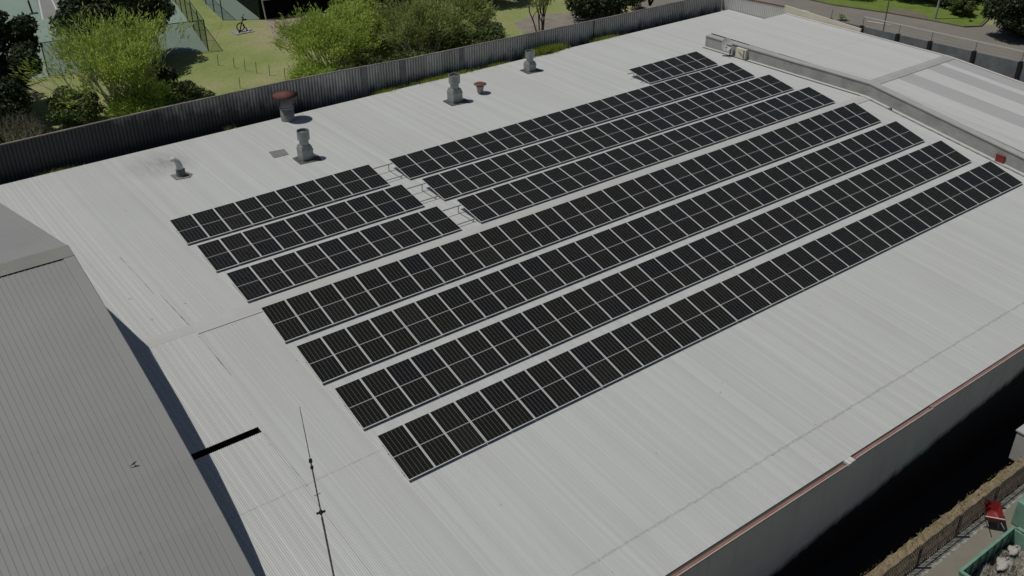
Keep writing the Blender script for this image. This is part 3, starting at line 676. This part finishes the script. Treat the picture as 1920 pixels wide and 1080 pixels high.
for a, c, l in (((-3.9, 22.05, -1.02), (-3.1, 22.15, -.94), 'nearest the left picture edge'), ((-1.4, 22.1, -1.02), (-.2, 22.18, -.94), 'the longest, in the middle'), ((2.4, 22.1, -1.0), (3.3, 22.16, -.93), 'farthest right, above the bent vent')):
    tag(MB().box(a, c).build('timber_offcut', M['sack']), 'pale timber offcut in the dark back gutter, '+l, 'timber', 'timber offcuts in the back gutter')

# ------------------------------------------------------------------ garden fences, courts, furniture
def mesh_fence(name, pts, h, label, z0=-3.98):
    t = thing(name, (*pts[0], z0), label, 'fence')
    for (a, c) in zip(pts[:-1], pts[1:]):
        A = Vector((*a, z0)); B_ = Vector((*c, z0)); L = (B_-A).length; n = max(1, round(L/3.2))
        MB().quad(A, B_, B_+Vector((0, 0, h)), A+Vector((0, 0, h))).build('wire_mesh', M['mesh_green'], t)
        MB().tube([A+Vector((0, 0, h)), B_+Vector((0, 0, h))], .035, 6).build('top_tube', M['green_post'], t)
        for i in range(n+(c == pts[-1])): p = A+(B_-A)*i/n; MB().tube([p, p+Vector((0, 0, h+.05))], .05, 6).build('post', M['green_post'], t)
mesh_fence('court_fence', [(4, 49.9), (13, 49.1), (17.0, 48.3), (20.5, 65), (23, 82)], 2.7, 'green mesh fence round the left tennis court')
mesh_fence('court_fence', [(28, 98), (21.9, 56.6), (24.8, 54.7)], 2.7, 'green mesh fence round the right-hand court by the black screen')
sc_ = thing('shade_screen', (24.9, 54.4, -4), 'black shade-cloth screen with a pale top rail beyond the lawn', 'screen')
mb = MB(); mb.quad((24.9, 54.6, -4), (36, 53.2, -4), (36, 53.2, .6), (24.9, 54.6, .6)).quad((24.9, 54.62, -4), (24.9, 54.62, .6), (27.5, 75, .6), (27.5, 75, -4)); mb.quad((24.9, 54.6, .6), (36, 53.2, .6), (42, 75, .6), (27.5, 75, .6)); mb.build('cloth', M['black_net'], sc_)
MB().tube([(25.05, 54.1, -2.1), (36, 52.9, -1.8)], .06, 8).build('rail', M['galv'], sc_)
MB().tube([(25.2, 54.1, -4), (25.0, 54.3, -1.0)], .07, 8).build('post', M['white_paint'], sc_)
# little outdoor exercise bike on a slab
t = thing('exercise_bike', (21.9, 51.9, -4), 'dark outdoor exercise bike on a pale slab in the lawn', 'exercise bike')
MB().box((20.9, 51.2, -4.0), (22.7, 52.5, -3.93)).build('slab', M['concrete'], t)
mb = MB().tube([(21.5, 51.8, -3.93), (21.8, 51.9, -3.2), (22.1, 52.0, -2.75)], .06, 8).tube([(21.9, 51.9, -3.4), (22.3, 52.05, -3.9)], .05, 8).tube([(21.3, 51.5, -3.88), (21.6, 52.3, -3.88)], .05, 8).tube([(22.2, 51.7, -3.88), (22.4, 52.4, -3.88)], .05, 8)
mb.build('bike_frame', M['black'], t)
w_ = MB(); 
w_.tube([(21.65+.36*math.cos(a), 51.85, -3.5+.36*math.sin(a)) for a in np.linspace(0, 2*math.pi, 19)], .05, 6, False); w_.build('flywheel', M['black'], t)
MB().box((22.05, 51.85, -3.0), (22.35, 52.1, -2.92)).build('saddle', M['black'], t)
MB().tube([(21.75, 51.6, -2.62), (22.0, 51.95, -2.7), (22.3, 52.3, -2.55)], .035, 6).build('handlebar', M['black'], t)
mk = [(15.6, 46.1, .7, 'white'), (16.1, 44.0, .9, 'by'), (16.9, 42.6, .85, ''), (17.3, 41.3, 1.0, ''), (17.8, 40.2, .95, ''), (18.4, 39.0, .9, ''), (18.9, 37.2, 1.0, ''), (15.2, 37.6, .9, ''), (24.2, 36.4, 1.0, '')]
ml = ['nearest the court fence corner', 'second from the court fence', 'third from the court fence', 'midway down the lawn row', 'fifth down the lawn row', 'sixth down the lawn row', 'lowest on the lawn near the weeds', 'standing alone close behind the fence', 'pale one among the willow bushes']
for (x, y, h, _), l in zip(mk, ml):
    mb = MB().tube([(x, y, -4.05), (x+.03, y, -4+h)], .035, 8).tube([(x+.03, y, -4+h), (x+.03, y, -3.97+h)], [.035, .015], 8)
    tag(mb.build('garden_stake', M['sack']), 'thin pale stake in the lawn, '+l, 'stake', 'stakes in the garden lawn')
t = thing('net_post', (8.0, 70.2, -4), 'dark net post standing on the tennis court', 'post')
MB().tube([(8.0, 70.0, -4), (7.9, 70.1, -2.7)], .09, 8).build('post', M['black'], t); MB().box((7.7, 69.7, -4), (8.5, 70.3, -3.95)).build('foot', M['green_post'], t)

# ------------------------------------------------------------------ street side: wall, wires, poles, house
bw = thing('street_wall', (72, 8, -6.5), 'slate-grey panelled wall with dark posts along the street', 'wall')
posts = [24, 20.3, 16.3, 12.9, 8.55, 4.25, 0, -4.3, -8.6]
def wtop(y): return -4.45-(y-4.3)*.035 if y > 4.3 else -4.45
for a, c in zip(posts[:-1], posts[1:]):
    MB().add([(72, a-.15, -6.5), (72, c+.15, -6.5), (72, c+.15, wtop(c)), (72, a-.15, wtop(a)), (72.14, a-.15, -6.5), (72.14, c+.15, -6.5), (72.14, c+.15, wtop(c)), (72.14, a-.15, wtop(a))],
             [(3, 2, 1, 0), (4, 5, 6, 7), (3, 7, 6, 2), (0, 4, 7, 3), (1, 2, 6, 5)]).build('wall_panel', M['bluewall'], bw)
for p in posts: MB().box((71.85, p-.17, -6.5), (72.2, p+.17, wtop(p)+.06)).build('pillar', M['black'], bw)
for p in posts: MB().tube([(72.1, p, wtop(p)), (72.1, p, wtop(p)+.95)], .03, 6).build('wire_post', M['galv_dark'], bw)
mb = MB(); 
for a, c in zip(posts[1:-1], posts[2:]): mb.bar((72.1, a, wtop(a)+.93), (72.1, c, wtop(c)+.93), .07, .05)
mb.build('top_rail', M['white_paint'], bw)
mb = MB()
for k_ in (.25, .5, .72):
    for a, c in zip(posts[:-1], posts[1:]): mb.tube([(72.1, a, wtop(a)+k_), (72.1, c, wtop(c)+k_)], .012, 4)
mb.build('wire', M['galv_dark'], bw)
t = thing('street_pole', (75, 19.9, -6.5), 'slim green-grey pole rising beside the street wall', 'pole')
MB().tube([(75, 19.8, -6.5), (75, 19.8, -2.2)], [.07, .05], 8).build('shaft', M['galv_dark'], t); MB().tube([(75, 19.8, -2.2), (75.3, 19.5, -2.1)], .04, 6).build('arm', M['galv_dark'], t)
t = thing('lamp_post', (84.5, 20.2, -6.4), 'pale street lamp post on the grass verge', 'lamp post')
MB().tube([(84.6, 20.1, -6.4), (84.9, 20.1, -1.5), (85.0, 20.1, 1)], [.12, .09, .07], 10).build('shaft', M['concrete'], t); MB().tube([(85, 20.1, 1), (84.2, 19.6, 1.3)], .05, 6).build('arm', M['galv'], t); MB().box((83.7, 19.3, 1.22), (84.3, 19.7, 1.36)).build('lamp_head', M['galv'], t)
hs = thing('brick_house', (98, 22, -6.5), 'red brick house half hidden behind the street trees', 'house')
MB().box((95, 17, -6.6), (106, 27, -3.6)).build('wall', M['brick'], hs)
for q in range(4): MB().box((94.7, 17.5+q*2.4, -6.6), (94.98, 17.9+q*2.4, -3.7)).build('porch_column', M['white_paint'], hs)
MB().add([(94.2, 16, -3.6), (94.2, 28, -3.6), (107, 28, -3.6), (107, 16, -3.6), (100, 19, -1.8), (100, 25, -1.8)], [(0, 4, 5, 1), (1, 5, 2), (2, 5, 4, 3), (3, 4, 0), (0, 1, 2, 3)]).build('roof', M['rust'], hs)
for q in range(3): MB().box((94.98, 18.4+q*2.4, -5.6), (95.01, 19.6+q*2.4, -4.3)).build('window', M['black'], hs)
# agave
ag = MB()
for i in range(26):
    a = i*2.4; el = .25+.9*(i/26); L = .95-.25*(i/26); d = Vector((math.cos(a)*math.cos(el), math.sin(a)*math.cos(el), math.sin(el))); s_ = Vector((-math.sin(a), math.cos(a), 0))*.07
    p0 = Vector((76.8, 26.0, -6.3)); p1 = p0+d*L*.5; p2 = p0+d*L-Vector((0, 0, .12)); ag.add([p0-s_, p0+s_, p1+s_*1.3, p2, p1-s_*1.3], [(0, 1, 2, 4), (4, 2, 3)])
tag(ag.build('agave_plant', M['leaf_olive']), 'spiky agave plant beside the road behind the annex roof', 'plant')

# ------------------------------------------------------------------ yard in the front right corner
YARD1 = set(bpy.data.objects.keys())
rl = thing('yard_railing', (10, -22.33, -8), 'brown steel railing of close upright bars along the dry bank', 'railing')
mb = MB(); x = 6.0
while x < 40: mb.box((x, -22.345, -7.98), (x+.04, -22.322, -6.78+.04*math.sin(x*7))); x += .125
mb.build('upright_bars', M['rusty_bar'], rl)
MB().box((6, -22.313, -7.75), (40, -22.283, -7.70)).box((6, -22.313, -7.0), (40, -22.283, -6.95)).build('cross_rail', M['rusty_bar'], rl)
x = 6.6
while x < 40: MB().box((x, -22.42, -8), (x+.1, -22.35, -6.75)).build('post', M['rusty_bar'], rl); x += 2.72
t = thing('concrete_pier', (27.2, -21.7, -8), 'pale concrete pier at the right end of the dry bank', 'pier')
MB().box((26.95, -21.6, -8.3), (27.9, -20.95, -6.75)).build('pier_block', M['parapet_cap'], t, bevel=.03); MB().box((26.9, -21.65, -6.75), (27.95, -20.9, -6.68)).build('pier_cap', M['parapet_cap'], t)
# wheelbarrow
t = thing('wheelbarrow', (22.6, -22.7, -8), 'red wheelbarrow parked against the brown railing', 'wheelbarrow'); t.rotation_euler = (0, 0, 0)
W0 = Vector((22.12, -22.78, -8)); wd = Vector((.80, .60, 0)).normalized(); ws = Vector((-wd.y, wd.x, 0))
def wp(a, s, z): return tuple(W0+wd*a+ws*s+Vector((0, 0, z)))
outer = [(-.45, -.36), (.48, -.30), (.48, .30), (-.45, .36)]; inner = [(-.34, -.30), (.36, -.25), (.36, .25), (-.34, .30)]
zt = (.66, .78, .78, .66)
mb = MB(); mb.add([wp(a, s, z) for (a, s), z in zip(outer, zt)]+[wp(a, s, .36) for a, s in inner]+[wp(a*1.03, s*1.03, z-.01) for (a, s), z in zip(outer, zt)]+[wp(a, s, .34) for a, s in inner],
    [(0, 4, 5, 1), (1, 5, 6, 2), (2, 6, 7, 3), (3, 7, 4, 0), (4, 7, 6, 5), (8, 9, 13, 12), (9, 10, 14, 13), (10, 11, 15, 14), (11, 8, 12, 15), (12, 13, 14, 15), (0, 1, 9, 8), (1, 2, 10, 9), (2, 3, 11, 10), (3, 0, 8, 11)])
mb.build('tray', M['red'], t)
mb = MB()
for s in (-1, 1): mb.tube([wp(-.95, s*.30, .62), wp(-.5, s*.27, .50), wp(.2, s*.16, .36), wp(.62, s*.07, .22)], .02, 6); mb.tube([wp(-.25, s*.24, .40), wp(-.35, s*.27, .0)], .018, 6)
mb.build('handle_frame', M['galv'], t)
MB().tube([wp(-.47, -.37, .70), wp(-.47, .37, .70)], .025, 8).build('rear_grip_bar', M['white_paint'], t)
MB().tube([wp(-.35, -.28, .02), wp(-.35, .28, .02)], .018, 6).build('foot_bar', M['galv_dark'], t)
mb = MB().tube([tuple(W0+wd*(.62+.17*math.cos(a))+Vector((0, 0, .2+.15*math.sin(a)))) for a in np.linspace(0, 2*math.pi, 17)], .045, 8, False); mb.build('wheel', M['tyre'], t)
# skip with rubble
t = thing('rubble_skip', (19.5, -25, -8), 'mint-green open skip filled with rubble and sacks', 'skip')
x0, x1, y0, y1, z0, z1 = 17.45, 21.2, -26.4, -23.98, -7.98, -6.8
mb = MB().box((x0, y1-.06, z0), (x1, y1, z1)).box((x0, y0, z0), (x1, y0+.06, z1)).box((x0, y0+.06, z0), (x0+.06, y1-.06, z1)).box((x1-.06, y0+.06, z0), (x1, y1-.06, z1))
mb.build('side_plates', M['green_paint'], t)
mb = MB().box((x0-.04, y1-.08, z1), (x1+.02, y1+.03, z1+.07)).box((x0-.04, y0-.03, z1), (x1+.02, y0+.08, z1+.07)).box((x0-.04, y0+.08, z1), (x0+.08, y1-.08, z1+.07)); mb.build('rim', M['green_paint'], t)
mb = MB()
for q in range(8): xx = x0+.3+q*.52; mb.box((xx, y1-.12, z0+.1), (xx+.06, y1-.06, z1-.05))
mb.build('ribs', M['green_paint'], t)
mb = MB(); nx, ny = 110, 64
for i in range(nx+1):
    for j in range(ny+1):
        mb.v.append((x0+.07+(x1-x0-.14)*i/nx, y0+.07+(y1-y0-.2)*j/ny, -7.45+.16*math.sin(i*.17)*math.cos(j*.21)+random.uniform(-.05, .05)+.10*(random.random()>.93)))
for i in range(nx):
    for j in range(ny): a = i*(ny+1)+j; mb.f.append((a, a+ny+1, a+ny+2, a+1))
tag(mb.build('rubble_heap', M['rubble']), 'heap of dark and pale rubble filling the green skip', 'rubble', kind='stuff')
def sack(x, y, z, a, b_, c, label, m='sack'):
    mb = MB(); n1, n2 = 18, 10
    ph = random.uniform(0, 6)
    for i in range(n2+1):
        th = math.pi*i/n2
        for j in range(n1):
            f = 2*math.pi*j/n1; k = 1+.2*math.sin(3*f+ph+i*.6)+.12*math.sin(7*f+i)+random.uniform(-.06, .06)
            mb.v.append((x+a*k*math.sin(th)*math.cos(f), y+b_*k*math.sin(th)*math.sin(f), z+c*k*math.cos(th)))
    for i in range(n2):
        for j in range(n1): mb.f.append((i*n1+j, (i+1)*n1+j, (i+1)*n1+(j+1) % n1, i*n1+(j+1) % n1))
    mb.tube([(x+a*.3, y, z+c*.8), (x+a*.4, y, z+c*1.2), (x+a*.45, y+.03, z+c*1.5)], [.05, .03, .06], 7)
    tag(mb.build('sack', M[m], smooth=True), label, 'sack', 'sacks dumped in the green skip')
sack(19.7, -24.6, -7.3, .42, .27, .15, 'biggest dirty white sack in the green skip'); sack(20.7, -24.45, -7.32, .3, .22, .12, 'cream sack nearest the green pipes')
for i in range(5):
    y = -24.25-.0*i; z = -6.95-i*.0
    mb = MB().tube([(21.42, -24.1, -6.86-.24*i), (21.42, -27.2, -6.86-.24*i)], .075, 12)
    tag(mb.build('green_pipe', M['green_paint']), 'mint-green pipe beside the skip, %s of the upright rack' % ['topmost', 'second from the top', 'middle one', 'second from the bottom', 'lowest'][i], 'pipe', 'green pipes stacked beside the skip')
t = thing('pipe_stand', (22.5, -25.5, -8), 'mint-green stand carrying the green pipes beside the skip', 'stand')
MB().box((21.52, -24.3, -8), (21.6, -24.22, -6.75)).box((21.52, -27, -8), (21.6, -26.9, -6.75)).box((21.52, -27, -8), (22.2, -24.22, -7.92)).build('frame', M['green_paint'], t)
t = thing('green_tank', (23.6, -23.75, -8), 'mint-green metal tank behind the green pipes', 'tank')
MB().box((22.75, -24.1, -7.98), (25.6, -23.3, -6.75)).build('tank_body', M['green_paint'], t, bevel=.06); MB().lathe((23.3, -23.7), [(.16, -6.75), (.16, -6.66), (.12, -6.66), (.0, -6.70)], 16).build('filler_cap', M['galv_dark'], t)

YARDA += [o for o in COL.objects if o.name not in YARD1]
YOFF = Vector((-1.565, -.59, 1.4))     # the yard lies this far from where its parts above are drawn up
for o in YARDA:
    if not o.parent: o.location = o.location+YOFF

# ------------------------------------------------------------------ trees and shrubs
def leaves(mb_v, mb_f, pts, size, rng, flat=.5, along=None):
    n = len(pts); d = rng.normal(size=(n, 3))
    if along is not None: d = along+d*.38
    d /= np.linalg.norm(d, axis=1)[:, None]; e = rng.normal(size=(n, 3)); e -= d*(e*d).sum(1)[:, None]; e /= np.linalg.norm(e, axis=1)[:, None]
    s = size*rng.uniform(.6, 1.3, size=(n, 1)); a = d*s; b = e*s*flat
    q = np.stack([pts-a, pts+b, pts+a, pts-b], 1).reshape(-1, 3); k = len(mb_v)
    mb_v += q.tolist(); mb_f += (np.arange(n*4).reshape(n, 4)+k).tolist()
def branch(mb, p, d, L, r, depth, tips, rng, spread=.5, lift=.15, nseg=3, kids=3):
    pts = [p]; q = p.copy(); dd = d.copy()
    for i in range(nseg): dd = dd+rng.normal(size=3)*.13; dd[2] += lift*.3; dd /= np.linalg.norm(dd); q = q+dd*L/nseg; pts.append(q.copy())
    mb.tube([tuple(x) for x in pts], [r*(1-.55*i/nseg) for i in range(nseg+1)], 5 if depth > 1 else 4, False)
    if depth == 0:
        for x in pts[1:]: tips.append(x)
        return
    for k in range(kids):
        f = rng.uniform(.45, 1.0) if k else 1.0; base = pts[0]+(pts[-1]-pts[0])*f if k else pts[-1]
        nd = dd+rng.normal(size=3)*spread; nd[2] += lift; nd /= np.linalg.norm(nd)
        branch(mb, base, nd, L*rng.uniform(.55, .8), r*.5, depth-1, tips, rng, spread, lift, nseg, kids)
def dense_tree(x, y, h, wd, label, m='leaf_dark', n=16000, size=.16, z0=-4, seed=1, cat='tree', name='tree', group='trees beyond the back fence', low=.15, bark='bark'):
    rng = np.random.default_rng(seed); t = thing(name, (x, y, z0), label, cat, group); mb = MB(); p = np.array([x, y, z0-.1]); tips = []
    for k in range(3):
        a = rng.uniform(0, 6.28); branch(mb, p, np.array([math.cos(a)*.35, math.sin(a)*.35, 1.]), h*.42, .05*h*.4, 2, tips, rng, .55, .2)
    mb.build('trunk', M[bark], t); v, f = [], []
    nc = int(26+wd*3); C_ = []
    for k in range(nc):
        u = rng.normal(size=3); u /= np.linalg.norm(u); rr = rng.uniform(.45, 1)**.6
        zc = h*(low+(1-low)*.5)+u[2]*rr*h*(1-low)*.42; C_.append((x+u[0]*rr*wd*.40, y+u[1]*rr*wd*.40, z0+zc))
    C_ = np.array(C_); sz = rng.uniform(.10, .21, nc)*wd*.75; per = np.maximum(30, (n*sz**2/np.sum(sz**2))).astype(int)
    for c, s_, k in zip(C_, sz, per):
        u = rng.normal(size=(k, 3)); u /= np.linalg.norm(u, axis=1)[:, None]; rr = rng.uniform(.55, 1.08, size=(k, 1)); pts = c+u*rr*s_*np.array([1, 1, .75]); leaves(v, f, pts, size, rng)
    b_ = MB(); b_.v = v; b_.f = f; b_.build('crown', M[m], t); return t
def feathery_tree(x, y, h, wd, label, m='leaf_lime', seed=1, n=16, leaf_n=6, size=.11, z0=-4, stems=7, bark='pale_bark', name='tree', cat='tree', group='trees beyond the back fence', lean=.75, lz=.28):
    rng = np.random.default_rng(seed); t = thing(name, (x, y, z0), label, cat, group); mb = MB(); tips = []
    for k in range(stems):
        a = 6.283*k/stems+rng.uniform(-.4, .4); le = rng.uniform(.15, lean)*wd/h*1.1; d = np.array([math.cos(a)*le, math.sin(a)*le, 1.]); d /= np.linalg.norm(d)
        branch(mb, np.array([x+math.cos(a)*.15, y+math.sin(a)*.15, z0-.1]), d, h*.40, .012*h*1.15, 3, tips, rng, .42, lz)
    mb.build('branches', M[bark], t); T_ = np.array(tips); rep = np.repeat(T_, leaf_n, axis=0)+rng.normal(size=(len(T_)*leaf_n, 3))*.26
    al_ = rep-np.array([x, y, z0]); al_ /= np.linalg.norm(al_, axis=1)[:, None]
    v, f = [], []; leaves(v, f, rep, size*1.55, rng, .22, al_); b_ = MB(); b_.v = v; b_.f = f; b_.build('foliage', M[m], t); return t
dense_tree(-.6, 42.5, 8.2, 7.2, 'big dark evergreen at the left edge of the photo', seed=1, n=26000)
dense_tree(-3.5, 50, 9.5, 9, 'tall dark evergreen behind, cut by the left picture edge', seed=2, n=20000, size=.18)
dense_tree(10.0, 49.0, 7.4, 10.3, 'broad dark green tree in front of the tennis court', seed=3, n=36000, size=.17)
feathery_tree(5.9, 36.4, 7.9, 13.0, 'sprawling lime-green tree with pale bare limbs', seed=4, stems=22, leaf_n=7, size=.12, lean=.95, lz=.4)
feathery_tree(6.6, 34.2, 3.4, 6.0, 'low lime-green growth at the foot of the sprawling lime tree', seed=41, stems=12, leaf_n=9, lean=1.0, name='shrub', cat='shrub', group='shrubs beyond the back fence')
feathery_tree(-2.0, 33.5, 3.4, 3.6, 'leafless grey twiggy shrub behind the left end of the fence', 'twig', seed=5, stems=12, leaf_n=2, size=.05, name='shrub', cat='shrub', group='shrubs beyond the back fence')
sh = dict(name='shrub', cat='shrub', group='shrubs beyond the back fence', low=0)
dense_tree(-2.6, 38.5, 4.2, 6, 'dark bush mass behind the leafless twiggy shrub', 'leaf_dark', 14000, .14, seed=31, **sh)
dense_tree(26.6, 39.5, 4.6, 7, 'lime green tree filling the gap behind the willow bush', 'leaf_lime', 14000, .12, seed=32)
dense_tree(33.5, 36.0, 3.4, 6, 'olive bush between the two thin-stemmed olive trees', 'leaf_olive', 11000, .12, seed=33, **sh)
dense_tree(2.6, 37.5, 2.6, 4.5, 'low green bush under the left side of the lime tree', 'leaf_mid', 7000, .12, seed=6, **sh)
dense_tree(9.6, 33.6, 2.6, 4.4, 'dark rounded bush just right of the lime tree', 'leaf_mid', 9000, .12, seed=7, **sh)
dense_tree(8.8, 38.5, 3.3, 4.0, 'dark bush behind the lime tree towards the lawn', 'leaf_dark', 8000, .13, seed=8, **sh)
feathery_tree(22.4, 35.8, 5.8, 9.0, 'bright lime willow-like bush beside the paved path', seed=9, stems=18, leaf_n=11, lean=.95)
feathery_tree(19.6, 33.4, 2.6, 5.5, 'low lime bush spilling over the lawn edge', seed=19, stems=10, leaf_n=8, lean=1.0, name='shrub', cat='shrub', group='shrubs beyond the back fence')
dense_tree(24.2, 31.5, 2.4, 5, 'mid green bush against the fence below the willow bush', 'leaf_mid', 8000, .11, seed=10, **sh)
feathery_tree(30.4, 35.0, 5.6, 8.0, 'olive tree with many thin bare stems at the fence', 'leaf_olive', seed=11, stems=17, leaf_n=8, lean=.9)
dense_tree(28.6, 31.5, 1.9, 5, 'low green bush at the foot of the thin-stemmed olive tree', 'leaf_mid', 7000, .11, seed=20, **sh)
feathery_tree(36.0, 38.5, 5.4, 9, 'olive green feathery tree behind the dark shrubs', 'leaf_olive', seed=12, stems=16, leaf_n=10, lean=1.0)
dense_tree(34.6, 33.0, 2.6, 6.5, 'dark green shrub mass in front of the sandy clearing', 'leaf_mid', 14000, .12, seed=13, **sh)
dense_tree(31.0, 42, 5.2, 8, 'green tree behind the willow bush near the black screen', 'leaf_mid', 16000, .14, seed=14)
feathery_tree(42.4, 33.6, 6.6, 6, 'tree with several dark trunks by the sandy clearing', 'leaf_olive', seed=15, stems=5, leaf_n=9, bark='bark', lean=.5)
dense_tree(47, 47, 5, 8, 'olive tree at the far side of the sandy clearing', 'leaf_olive', 14000, .14, seed=42)
dense_tree(38.5, 41.5, 4.2, 7, 'green shrub mass left of the dark trunks', 'leaf_mid', 13000, .13, seed=43, **sh)
dense_tree(50.5, 33.6, 5.6, 9.5, 'dark glossy tree just behind the right half of the fence', seed=16, n=26000)
dense_tree(58.5, 36, 6.5, 9, 'dark tree farthest right behind the fence', seed=17, n=18000)
dense_tree(40, 47, 6, 9, 'green tree beyond the sandy clearing', 'leaf_mid', 16000, .15, seed=18)
st = dict(group='trees along the street', z0=-6.5)
dense_tree(89.5, 27.5, 6.5, 8, 'dark tree at the left of the grass verge', seed=21, n=16000, **st)
dense_tree(92.5, 24.0, 5.5, 7, 'dark tree in the hedge behind the lamp post', seed=22, n=14000, **st)
dense_tree(85.5, 33, 7, 8, 'dark tree overhanging the far end of the verge', seed=23, n=14000, low=.4, **st)
dense_tree(88.0, 19.4, 1.9, 3.0, 'round bright green bush on the grass verge', 'leaf_mid', 7000, .11, z0=-6.4, seed=24, name='shrub', cat='shrub', group='trees along the street', low=0)
dense_tree(85.8, 11.4, 5.4, 8.6, 'large dark tree overhanging the road at the right edge', seed=25, n=30000, low=0, **st)
dense_tree(95, 12, 8, 10, 'dark tree behind the large road tree', seed=26, n=16000, **st)
dense_tree(97, 27, 5, 9, 'dark tree in front of the brick house garden', seed=27, n=14000, **st)
dense_tree(90.5, 21.9, 2.6, 5.0, 'dark hedge shrub behind the round green bush', 'leaf_dark', 8000, .14, z0=-6.4, seed=28, name='shrub', cat='shrub', group='trees along the street', low=0)
# fallen dry leaves and weeds on the bank
tg = MB()
for _ in range(2600):
    x = random.uniform(4, 40); y = random.uniform(-22.8, -21.92); z = -6.53; a = random.uniform(0, 6.28); hh = random.uniform(.03, .16); dx, dy = math.cos(a)*.02, math.sin(a)*.02
    tg.add([(x-dx, y-dy, z), (x+dx, y+dy, z), (x+random.gauss(0, .05), y+random.gauss(0, .05), z+hh)], [(0, 1, 2)])
tag(tg.build('dry_grass', leaf('dry_straw', (.18, .14, .075), (.32, .26, .16), .2)), 'dry straw-coloured grass covering the bank behind the railing', 'grass', kind='stuff')
gg = MB()
for _ in range(9000):
    x = random.uniform(8, 34); y = random.uniform(23.4, 34); z = -4; hh = random.uniform(.08, .35); a = random.uniform(0, 6.28); dx, dy = math.cos(a)*.03, math.sin(a)*.03
    gg.add([(x-dx, y-dy, z), (x+dx, y+dy, z), (x+random.gauss(0, .1), y+random.gauss(0, .1), z+hh)], [(0, 1, 2)])
tag(gg.build('rough_grass', M['tuft']), 'rough tall grass between the fence and the shrubs', 'grass', kind='stuff')
